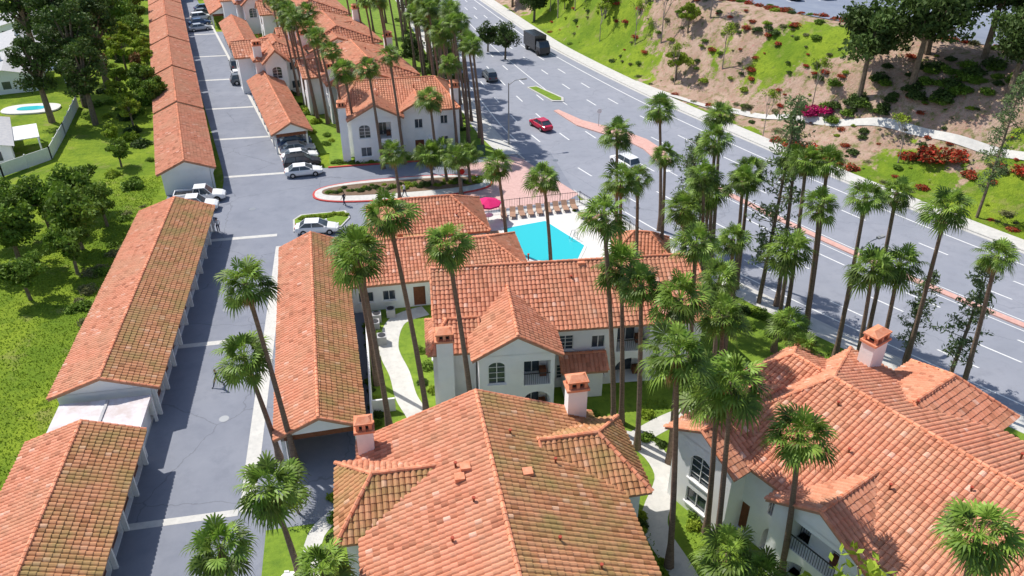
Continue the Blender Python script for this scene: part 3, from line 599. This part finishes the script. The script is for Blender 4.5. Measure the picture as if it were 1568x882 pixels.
TD=[tree(s,9,4.2,.34,3800,'leaf_dark',22) for s in(21,22)];TMm=[tree(s,7,3.3,.28,3600,'leaf_mid',22) for s in(31,32,33)]
TLm=[tree(s,5.5,2.4,.26,1800,'leaf_lime',12,trunkh=.3) for s in(41,42)];TE=[tree(s,20,5,.42,4400,'leaf_dark',28,flat=1.4,trunkh=.35,bark='bark') for s in(51,52)]
TR=tree(61,5,2.5,.26,1500,'leaf_rust',10);TU=[tree(s,13,6.2,.4,5600,'leaf_dark',26,flat=.62,trunkh=.35) for s in(71,72)]
PN=[pine(81,18,2.6),pine(82,14,2.4),pine(83,11,2.2)];TO=tree(91,4.5,2.2,.2,520,'leaf_lime',12,bark='bark_pale')
BG=bush(1,.16,900,'leaf_mid');BD=bush(2,.16,900,'leaf_dark');BL=bush(3,.16,800,'leaf_lime');BM=bush(4,.15,1000,'flower_magenta');BR=bush(5,.15,900,'flower_red',mix='leaf_rust');BO=bush(6,.14,600,'leaf_olive')
def bare(seed,H):
    r=random.Random(seed);b=MB()
    def br(p,d,l,rad,k):
        q=p+d*l;b.tube([p,q],[rad,rad*.6],4,'bark_pale',cap=False)
        if k==0:
            for _ in range(5): leafquad(b,q+ball(r)*.5,.2,r,'leaf_lime',r.random())
            return
        for _ in range(3): br(p+d*l*r.uniform(.5,1),(d+ball(r)*.55+Vector((0,0,.15))).normalized(),l*.62,rad*.55,k-1)
    br(Vector((0,0,0)),Vector((0,0,1)),H*.42,.12,4);return b.mesh('bare_%d'%seed)
BT=[bare(1,8),bare(2,9)]
def tp(name,me,x,y,s=1,z=None): put(name,me,(x,y,(hz(x,y) if z is None else z)-.02),R.uniform(0,6.28),(s*R.uniform(.9,1.1),s*R.uniform(.9,1.1),s*R.uniform(.92,1.08)))
for x,y,s in((-35.3,85.7,1.0),(-31,81,1.1),(-30,75.5,.8),(-36,78,1.05),(-39.5,84,1),(-33,90,.9),(-41,90,.8),(-29.6,86,.8),(-33,71,.7)): tp('broadleaf_tree',R.choice(TMm),x,y,s)
for x,y,s in((-33.5,119,.9),(-36,126,1),(-38.5,134,1),(-34.5,111,.7),(-41,150,1.2),(-45,162,1.2),(-48,175,1.3),(-52,190,1.2),(-50,165,1.1),(-56,200,1.3),(-36.5,141,.8),(-39.5,157,.9),(-43,170,1),(-47,186,1.1),(-50,204,1.2),(-32,104,.6),(-31,125,.8),(-34,131,.9),(-37,149,.9),(-42,163,1),(-45,178,1)): tp('broadleaf_tree',R.choice(TMm+TLm+TLm),x,y,s)
for x,y,s in((-43,131,.9),(-47,140,.9),(-41.5,139,.8),(-39.5,122,.7),(-46,124,.7),(-55,150,.9)): tp('eucalyptus_tree',R.choice(TE),x,y,s)
for x,y,s in((-43,144,1),(-47,156,1),(-44.5,158,.8),(-38,146,.9)): tp('red_leaf_tree',TR,x,y,s)
for x,y,s in((67.4,97,1),(72,93,1.05),(81,92,1.1),(86,86,1),(76.5,97.5,1.05),(92,88,1.1),(88,96,1),(97,80,1),(79,84,.8),(90,78,1)): tp('umbrella_tree',R.choice(TU),x,y,s)
for x,y,s in((26.3,146,.7),(24,152,.6),(14.8,128,.7),(14,141,.8),(12,133,.6),(9,143,.8),(8,124,.7),(15.5,158,.9),(14.8,168,1),(12,180,1),(38,175,1),(42,182,1.1),(46,190,1),(36,190,1),(10.5,111,.6),(14.2,137,.8)): tp('broadleaf_tree',R.choice(TD),x,y,s*.75 if x<16 else s)
PNP=[(34.6,57.8,0,1.1),(30.8,67.5,1,1),(32.2,70.5,1,.9),(44.2,43.6,2,1.0),(42.6,47,2,.8),(67.5,70.5,0,.95),(71,66.5,0,.8),(30,63,1,.8),(74,60,0,.8)]
for x,y,i,s in PNP: tp('pine_tree',PN[i],x,y,s)
for i in range(16):
    y=118+i*5;x=far(y)+6+R.uniform(0,9);tp('bare_tree',R.choice(BT),x,y,R.uniform(.8,1.2))
for x,y in((66,84),(63,101),(79,74),(55,99)): tp('bare_tree',R.choice(BT),x,y,.8)
for i in range(12): y=124+i*5.5;tp('lime_tree',R.choice(TLm),far(y)+7+R.uniform(0,10),y,R.uniform(.7,1.2))
for x,y,s in((88,82,.9),(79,70,1),(84,66,1.1),(70,64,1.2),(73,68,1)): tp('lime_tree',R.choice(TLm),x,y,s)
tp('young_tree',TO,22.6,22.2,2.0,0);tp('young_tree',TO,-7,39.2,.6,0)
def bs(x,y,s,me,name='shrub',sz=.8,z=None): put(name,me,(x,y,(hz(x,y) if z is None else z)),R.uniform(0,6.28),(s,s,s*sz))
for x,y,s in((62.4,100.3,2.0),(64,99,1.6)): bs(x,y,s,BM,'bougainvillea_shrub')
for x,y,s in((58,91.5,2.4),(59.8,90,2.0),(57.3,94.5,1.7),(69.3,82.3,2.4),(71.3,80.6,2.0),(67.3,84,1.5),(60,88,1.2),(75,74,1.6),(66,78.5,1),(56,97,1.2),(61,86,1.2)): bs(x,y,s,BR,'red_shrub')
for i in range(380):
    y=R.uniform(48,170);d=R.uniform(4.2,24);x=far(y)+d
    bs(x,y,R.uniform(.25,1.15),R.choice([BO,BO,BD,BG,BR,BL]) if R.random()<.9 else BR,'hillside_shrub',.6)
for i in range(46):
    t=i/45;x=60+t*36;y=136-t*58+R.uniform(-1,1);bs(x,y,R.uniform(.6,1.2),R.choice([BR,BR,BO,BG]),'lot_edge_shrub',.7)
for i in range(80):
    x=R.uniform(64,90);y=100-(x-64)*.75+R.uniform(-4,3);bs(x,y,R.uniform(.8,1.9),R.choice([BD,BG]),'hillside_shrub',.7)
HN='hedge_shrub'
for i in range(40): x=-5.5+i*.48;bs(x,91+R.uniform(-.9,.9),R.uniform(.4,.75),R.choice([BG,BL,BD]),HN,z=.15)
for i in range(24): bs(-5+i*.8,100+R.uniform(-.4,.4),R.uniform(.5,.9),R.choice([BG,BD,BL]),HN,z=.08)
for i in range(9): bs(-8.4+i*.62,84.4+R.uniform(-.3,.2),.55,BL,HN,z=.12)
for i in range(16): bs(-1.6+R.uniform(-.3,.3),45+i*1.05,R.uniform(.4,.8),R.choice([BG,BD,BL]),HN,z=.08)
for x,y,s in((2.6,56,.7),(3,53.5,.8),(2.4,51.5,.6),(-.9,59,.7),(3.2,50.2,.7),(.1,45.6,.9),(-.6,43,.8),(3.6,44.2,.7),(7,44.3,.6),(11,44.2,.7),(13,44,.6),(14.8,44.9,.7),(19,44.4,.8),(-2.8,41.5,.8),(-4.6,40.2,.7),(-4.4,38.2,.9),(-4.6,36.5,.7),(-4.8,33,.9),(-5.8,30,1),(-4.6,27,1),(-6.5,27.5,1),(-1.2,40.6,.7),(1,41.3,.6),(-3.2,39,.6),(9,41.4,.6),(7.4,41,.7)): bs(x,y,s,R.choice([BG,BD,BL]),HN,z=.08)
for i in range(100):
    y=R.uniform(20,65);x=near(y)-R.uniform(3,6.5);bs(x,y,R.uniform(.4,1.0),R.choice([BG,BD,BG,BL]),HN,z=.08)
for i in range(14):
    y=R.uniform(66,82);bs(near(y)-R.uniform(2.9,3.6),y,R.uniform(.35,.6),R.choice([BG,BL]),HN,z=.08)
for i in range(75):
    y=R.uniform(14,44);x=R.uniform(14.3,19)
    if abs(x-16.4)>1.2 and not(x>16.8 and y<40 and x>19.5): bs(x,y,R.uniform(.35,.8),R.choice([BG,BD,BL]),HN,z=.08)
for i in range(50):
    y=R.uniform(101,185);x=near(y)-R.uniform(2.8,5);bs(x,y,R.uniform(.5,1.1),R.choice([BG,BD]),HN,z=.08)
for i in range(40):
    y=R.uniform(107,180);x=dr(y)+5.6+R.uniform(0,3);bs(x,y,R.uniform(.5,1.2),R.choice([BG,BD,BL]),HN,z=.08)
for i in range(60):
    y=R.uniform(96,200);x=dl(y)-8.6-R.uniform(0,8);bs(x,y,R.uniform(.7,1.9),R.choice([BG,BL,BG,BD]),'shrub',z=.05)
for i in range(16): bs(-26.5-R.uniform(0,2.5),R.uniform(66,92),R.uniform(.5,1.2),R.choice([BG,BL,BO]),'shrub',z=.05)
for x,y,s in((-32,46,1.3),(-34,44,1.5),(-31.6,42,1),(-33,39.5,1.4),(-30.5,37,.9)): bs(x,y,s,BO,'dry_shrub',z=0)
b=MB();r=random.Random(5)
for i in range(26000):
    x=-25.8-abs(r.gauss(0,9));y=r.uniform(30,100);p=Vector((x,y,hz(x,y)));s=r.uniform(.07,.16);a=r.uniform(0,6.28)
    b.poly([p+Vector((math.cos(a)*s*.5,math.sin(a)*s*.5,0)),p-Vector((math.cos(a)*s*.5,math.sin(a)*s*.5,0)),p+Vector((r.uniform(-.1,.1),r.uniform(-.1,.1),s))],'grass_blade',r.random())
for i in range(9000):
    x=r.uniform(13.6,21);y=r.uniform(18,46);p=Vector((x,y,.09));s=r.uniform(.06,.13);a=r.uniform(0,6.28)
    if abs(x-16.4)<1.1 or abs(x-17.5)<1.4 and y>33 or abs(y-42.5)<1.8: continue
    b.poly([p+Vector((math.cos(a)*s*.5,math.sin(a)*s*.5,0)),p-Vector((math.cos(a)*s*.5,math.sin(a)*s*.5,0)),p+Vector((r.uniform(-.1,.1),r.uniform(-.1,.1),s))],'grass_blade',r.random())
put('grass',b.mesh('grass'))
# ---------------------------------------------------------------- vehicles
def carmesh(kind,col):
    b=MB();L_,W,H={'sedan':(4.7,.9,1.45),'suv':(4.8,.95,1.72),'pickup':(5.8,.98,1.85)}[kind];h=L_/2;bz=.95 if kind=='sedan' else 1.08
    st=[(-h,.72,.42,.8),(-h+.12,.86,.3,bz-.06),(-h+.6,.97,.24,bz),(-1.0,1,.22,bz),(0,1,.22,bz),(.9,1,.22,bz),(h-1.0,.98,.24,bz-.06),(h-.35,.92,.26,bz-.18),(h-.05,.76,.34,bz-.32),(h,.66,.42,.6)]
    rings=[]
    for x,w,z0,z1 in st:
        w*=W;zz=z1-z0;rings.append([(x,-w*.8,z0),(x,-w*.97,z0+zz*.25),(x,-w,z0+zz*.55),(x,-w*.93,z0+zz*.9),(x,-w*.82,z1),(x,w*.82,z1),(x,w*.93,z0+zz*.9),(x,w,z0+zz*.55),(x,w*.97,z0+zz*.25),(x,w*.8,z0)])
    for i in range(len(rings)-1):
        b.faces(rings[i]+rings[i+1],[(k,(k+1)%10,10+(k+1)%10,10+k) for k in range(10)],col)
    b.poly(rings[0],col);b.poly(rings[-1],col)
    if kind=='sedan': gx=(-1.85,-1.2,.25,1.15)
    elif kind=='suv': gx=(-2.2,-1.9,.35,1.2)
    else: gx=(-.7,-.5,.75,1.45)
    w0,w1=W*.84,W*.68;zb=bz-.02
    B0=[(gx[0],-w0,zb),(gx[3],-w0,zb),(gx[3],w0,zb),(gx[0],w0,zb)];T0=[(gx[1],-w1,H-.05),(gx[2],-w1,H-.05),(gx[2],w1,H-.05),(gx[1],w1,H-.05)]
    b.faces(B0+T0,[(0,1,5,4),(1,2,6,5),(2,3,7,6),(3,0,4,7)],'glass_dark')
    b.box(gx[1]-.04,gx[2]+.04,-w1-.03,w1+.03,H-.06,H,col)
    for i in range(4): b.tube([B0[i],T0[i]],[.045,.04],5,col)
    xm=(gx[1]+gx[2])/2
    for sg in(-1,1): b.tube([(xm,sg*(w0+.005),zb),(xm,sg*(w1+.01),H-.05)],[.04,.035],5,col)
    if kind=='pickup':
        b.box(-h+.15,-.8,-W*.68,W*.68,bz+.005,bz+.01,'car_black')
        for sg in(-1,1): b.box(-h+.1,-.75,sg*W*.8-.07,sg*W*.8+.07,bz-.05,bz+.16,col)
        b.box(-h+.02,-h+.12,-W*.8,W*.8,bz-.1,bz+.16,col)
    for x in(-h+.95,h-.95):
        for sg in(-1,1):
            r0=.34 if kind=='sedan' else .39
            b.tube([(x,sg*(W-.2),r0),(x,sg*(W+.02),r0)],[r0,r0],14,'rubber');b.tube([(x,sg*(W-.1),r0),(x,sg*(W+.035),r0)],[r0*.6,r0*.55],10,'rim')
    for sg in(-1,1):
        b.box(h-.16,h-.02,sg*W*.55-.14,sg*W*.55+.14,.62,.74,'head_light');b.box(-h-.01,-h+.1,sg*W*.55-.14,sg*W*.55+.14,.72,.86,'tail_light');b.box(.85,1.05,sg*(W+.07)-.08,sg*(W+.07)+.08,bz,bz+.13,col)
    b.box(h-.1,h+.01,-.4,.4,.42,.56,'car_black');return b.mesh(kind)
CM={}
def car(kind,col,x,y,rot,z=0,name=None):
    k=(kind,col)
    if k not in CM: CM[k]=carmesh(kind,col)
    put(name or {'sedan':'parked_car','suv':'parked_suv','pickup':'parked_pickup_truck'}[kind],CM[k],(x,y,z),math.radians(rot))
car('pickup','car_white',-20.4,91.6,2);car('pickup','car_white',-20.9,88.9,0);car('sedan','car_silver',-20.6,86.0,2)
car('sedan','car_white',-8.6,97.2,4);car('suv','car_black',-8.9,100.0,8);car('sedan','car_white',-9.3,102.6,10);car('sedan','car_silver',-9.7,105.4,10);car('sedan','car_blue',-10.3,108.3,12)
car('sedan','car_white',-6.6,80.6,-4);car('sedan','car_white',-21.4,143,102);car('suv','car_grey',-22.4,149.5,100);car('sedan','car_black',-20.9,156,12);car('suv','car_grey',-19.8,139.5,12)
car('sedan','car_blue',-33.5,185,20);car('suv','car_white',-33.8,190,20);car('sedan','car_grey',-34.2,195,20);car('sedan','car_blue',-34.5,200,20);car('sedan','car_silver',-32.8,180,20)
car('sedan','car_red',24.8,108.6,108,name='driving_car');car('suv','car_white',32.4,92.4,109,name='driving_suv');car('suv','car_grey',21.4,134,95,name='driving_suv')
car('sedan','car_white',-5.6,24.6,80);car('sedan','car_white',-7.1,31.6,85)
for i in range(7): car(R.choice(['sedan','suv']),R.choice(['car_blue','car_white','car_grey','car_silver']),73.4+i*5.4,130.5,90,12.05)
for i in range(4): car('sedan',R.choice(['car_blue','car_white','car_silver']),66+i*4,146+i*3,70,12.05)
b=MB();b.box(-3.6,1.6,-1.2,1.2,.9,3.4,'car_black');b.box(1.75,3.5,-1.1,1.1,.5,1.6,'car_black');b.faces([(1.75,-1.1,1.603),(3.5,-1.1,1.603),(3.5,1.1,1.603),(1.75,1.1,1.603),(1.8,-1,2.6),(2.9,-1,2.6),(2.9,1,2.6),(1.8,1,2.6)],[(0,1,5,4),(1,2,6,5),(2,3,7,6),(3,0,4,7),(4,5,6,7)],['glass_dark','glass_dark','glass_dark','car_black','car_black'])
b.box(-3.6,3.3,-.9,.9,.55,.88,'car_black')
for x in(-2.4,2.6):
    for sg in(-1,1): b.tube([(x,sg*.85,.5),(x,sg*1.18,.5)],[.5,.5],14,'rubber')
put('box_truck',b.mesh('truck'),(33.2,150,0),math.radians(-77))
# ---------------------------------------------------------------- furniture
def lamp(x,y,h,rot):
    b=MB();b.tube([(0,0,0),(0,0,.5),(0,0,h)],[.18,.12,.08],8,'pole_grey');b.tube([(0,0,h-.3),(.9,0,h+.25),(2.0,0,h+.3)],[.055,.05,.045],6,'pole_grey');b.box(1.8,2.6,-.15,.15,h+.24,h+.4,'pole_grey');b.box(1.9,2.5,-.09,.09,h+.2,h+.237,'head_light');put('street_lamp',b.mesh('lamp'),(x,y,.1),rot)
lamp(39.2,51.4,8.9,.35);lamp(19.0,103,8.5,.2);lamp(13.9,150,9,.1)
def sign(x,y,c,h=2.3):
    b=MB();b.tube([(0,0,0),(0,0,h)],[.04,.04],6,'steel');b.tube([(0,-.03,h),(0,-.06,h)],[.38,.38],8,c);put('traffic_sign',b.mesh('sign'),(x,y,.1))
sign(33.2,107.4,'white_paint');sign(10.6,88.9,'sign_red')
b=MB();b.tube([(0,0,0),(0,0,2.5)],[.03,.03],6,'white_paint')
for k in range(8):
    a0,a1=k*math.pi/4,(k+1)*math.pi/4;p=lambda a,r,z:(math.cos(a)*r,math.sin(a)*r,z);b.poly([(0,0,2.75),p(a0,1.5,2.25),p(a1,1.5,2.25)],'umbrella_pink');b.poly([p(a0,1.5,2.25),p(a1,1.5,2.25),p(a1,1.52,2.08),p(a0,1.52,2.08)],'umbrella_pink')
um=b.mesh('umbrella');put('patio_umbrella',um,(12.3,79.6,.13))
b=MB();b.tube([(0,0,.7),(0,0,.75)],[.6,.6],12,'white_paint');b.tube([(0,0,0),(0,0,.7)],[.05,.05],6,'steel');put('patio_table',b.mesh('ptable'),(12.3,79.6,.13))
b=MB()
b.box(-.33,.33,-.9,.35,.32,.38,'lounge_tan');b.obox((0,.62,.55),(.33,0,0),(0,.3,.22),(0,-.02,.025),'lounge_tan')
for x in(-.3,.3):
    for y in(-.8,.3): b.box(x-.025,x+.025,y-.025,y+.025,0,.317,'lounge_frame')
ch=b.mesh('lounge')
for i in range(9): put('lounge_chair',ch,(14.2+i*1.05,80.2+i*.1,.13),-.1+R.uniform(-.08,.08))
for i in range(5): put('lounge_chair',ch,(23.4+i*.45,78.6-i*1.5,.13),-1.2+R.uniform(-.1,.1))
for i in range(3): put('lounge_chair',ch,(12,76-i*1.6,.13),1.57+R.uniform(-.1,.1))
def ironf(pts,h=1.5,name='iron_fence',z=.1):
    b=MB()
    for p,q in zip(pts[:-1],pts[1:]):
        p,q=Vector((*p,z)),Vector((*q,z));L_=(q-p).length;d=(q-p)/L_
        for zz in(.15,h-.1): b.obox((p+q)/2+Vector((0,0,zz)),d*L_/2,d.cross(Vector((0,0,1)))*.02,(0,0,.02),'iron')
        n=int(L_/.3)
        for i in range(n+1): c=p+d*(i*L_/n);w=.035 if i%8==0 else .01;b.box(c.x-w,c.x+w,c.y-w,c.y+w,z,z+h,'iron')
    put(name,b.mesh(name))
ironf([(11.5,81.6),(23.7,82.4),(27,73.7),(28.6,69)])
b=MB();pts=[(-44.2,131),(-42.6,118),(-41.7,108.5),(-46,103.5),(-58,100)]
for p,q in zip(pts[:-1],pts[1:]):
    p,q=Vector((*p,0)),Vector((*q,0));d=(q-p).normalized();b.obox((p+q)/2+Vector((0,0,.95)),d*(q-p).length/2,d.cross(Vector((0,0,1)))*.03,(0,0,.85),'white_paint')
    n=int((q-p).length/2.4)
    for i in range(n+1): c=p+(q-p)*i/n;b.box(c.x-.08,c.x+.08,c.y-.08,c.y+.08,0,1.95,'white_paint')
put('white_fence',b.mesh('wf'))
b=MB();b.box(-1.9,-1.75,46.5,60,0,1.6,'stucco');b.box(-1.75,.0,48.4,48.55,0,1.3,'stucco');put('garden_wall',b.mesh('gw'))
def ac(x,y):
    b=MB();b.box(-.4,.4,-.4,.4,0,.8,'roof_grey');b.tube([(0,0,.8),(0,0,.84)],[.33,.33],12,'iron');put('air_conditioner',b.mesh('ac'),(x,y,.1))
for x,y in((-.9,61.4),(-1.1,60.1),(.4,62),(4.9,61.2),(-.6,57.8)): ac(x,y)
b=MB();b.box(-.5,.5,-.3,.3,0,1.2,'box_green');b.box(-.52,.52,-.32,.32,1.2,1.26,'box_green');put('utility_cabinet',b.mesh('uc'),(14.6,99.6,.1))
# ---------------------------------------------------------------- people
def person(x,y,rot,shirt,stride=.3,z=0):
    J=[(0,0,.95,.13),(0,0,1.15,.125),(0,0,1.38,.15),(0,0,1.5,.06),(0,.02,1.58,.075),(0,.02,1.68,.1),(0,.01,1.76,.07)]
    E=[(i,i+1) for i in range(6)]
    def add(par,*c): J.append(c);E.append((par,len(J)-1));return len(J)-1
    for s in(-1,1):
        k=add(0,s*.1,0,.9,.1);k=add(k,s*.11,stride*s*.45+.05,.5,.07);k=add(k,s*.11,stride*s*.9-(.1 if s<0 else 0),.09,.045);add(k,s*.12,stride*s*.9+.17-(.1 if s<0 else 0),.04,.04)
        k=add(2,s*.2,0,1.4,.06);k=add(k,s*.26,-stride*s*.25,1.13,.045);k=add(k,s*.27,-stride*s*.45+.12,.9,.03);p=add(k,s*.27,-stride*s*.5+.15,.84,.032)
        for f in range(4): 
            q=add(p,s*.27,-stride*s*.5+.12+f*.022,.79-(.006 if f in(1,2) else 0),.009);add(q,s*.255,-stride*s*.5+.12+f*.022,.755,.008)
        q=add(p,s*.25,-stride*s*.5+.2,.82,.01);add(q,s*.24,-stride*s*.5+.22,.79,.009)
    me=bpy.data.meshes.new('body');me.from_pydata([j[:3] for j in J],E,[]);o=bpy.data.objects.new('pedestrian',me);COL.objects.link(o)
    o.modifiers.new('s','SKIN')
    for i,j in enumerate(J): me.skin_vertices[0].data[i].radius=(j[3],j[3]*(.75 if i in(0,1,2) else 1))
    me.skin_vertices[0].data[0].use_root=True
    o.modifiers.new('d','SUBSURF').levels=1
    bpy.context.view_layer.update();ev=o.evaluated_get(bpy.context.evaluated_depsgraph_get());nm=bpy.data.meshes.new_from_object(ev);o.modifiers.clear();o.data=nm
    nm.materials.clear()
    for k in('skin','hair',shirt,'trousers','shoes'): nm.materials.append(MATS[k])
    for p in nm.polygons:
        c=p.center;p.use_smooth=True
        if c.z>1.7 or(c.z>1.58 and c.y<-.03): p.material_index=1
        elif c.z>1.47 or (abs(c.x)>.2 and c.z<1.12): p.material_index=0
        elif c.z>.97: p.material_index=2
        elif c.z>.1: p.material_index=3
        else: p.material_index=4
    b=MB()
    for s in(-1,1): b.box(s*.035-.012,s*.035+.012,.105,.122,1.665,1.68,'hair')
    b.box(-.012,.012,.11,.135,1.62,1.655,'skin');b.box(-.025,.025,.1,.115,1.595,1.603,'tail_light');put('face',b.mesh('face'),parent=o)
    o.location=(x,y,z);o.rotation_euler=(0,0,rot)
person(-13.9,54.2,2.2,'shirt_dark',.42);person(-17.3,82.6,.4,'shirt_white',.1);person(-3.6,87,1,'shirt_dark',.2);person(3.5,87.9,-1,'shirt_white',.2,.15)
# ---------------------------------------------------------------- light & camera
el,azx=52,-44
w=bpy.data.worlds.new("World");sc.world=w;w.use_nodes=True;nt=w.node_tree
sky=nt.nodes.new('ShaderNodeTexSky');sky.sky_type='NISHITA';sky.sun_disc=False;sky.sun_elevation=math.radians(el);sky.sun_rotation=math.radians(azx)
nt.links.new(sky.outputs[0],nt.nodes['Background'].inputs[0]);nt.nodes['Background'].inputs[1].default_value=.15
ld=bpy.data.lights.new('sun','SUN');ld.energy=5.0;ld.angle=math.radians(.5);ld.color=(1,.955,.88);lo=bpy.data.objects.new('sun',ld);COL.objects.link(lo)
dv=Vector((math.sin(math.radians(azx))*math.cos(math.radians(el)),math.cos(math.radians(azx))*math.cos(math.radians(el)),math.sin(math.radians(el))));lo.rotation_euler=dv.to_track_quat('Z','Y').to_euler()
cd=bpy.data.cameras.new('camera');cd.sensor_width=36;cd.lens=27.85;cd.clip_end=4000;co=bpy.data.objects.new('camera',cd);co.location=(0,0,40);co.rotation_euler=(math.radians(58.8),0,math.radians(-10.7));COL.objects.link(co);sc.camera=co
sc.view_settings.view_transform='Standard';sc.view_settings.look='None';sc.view_settings.exposure=0
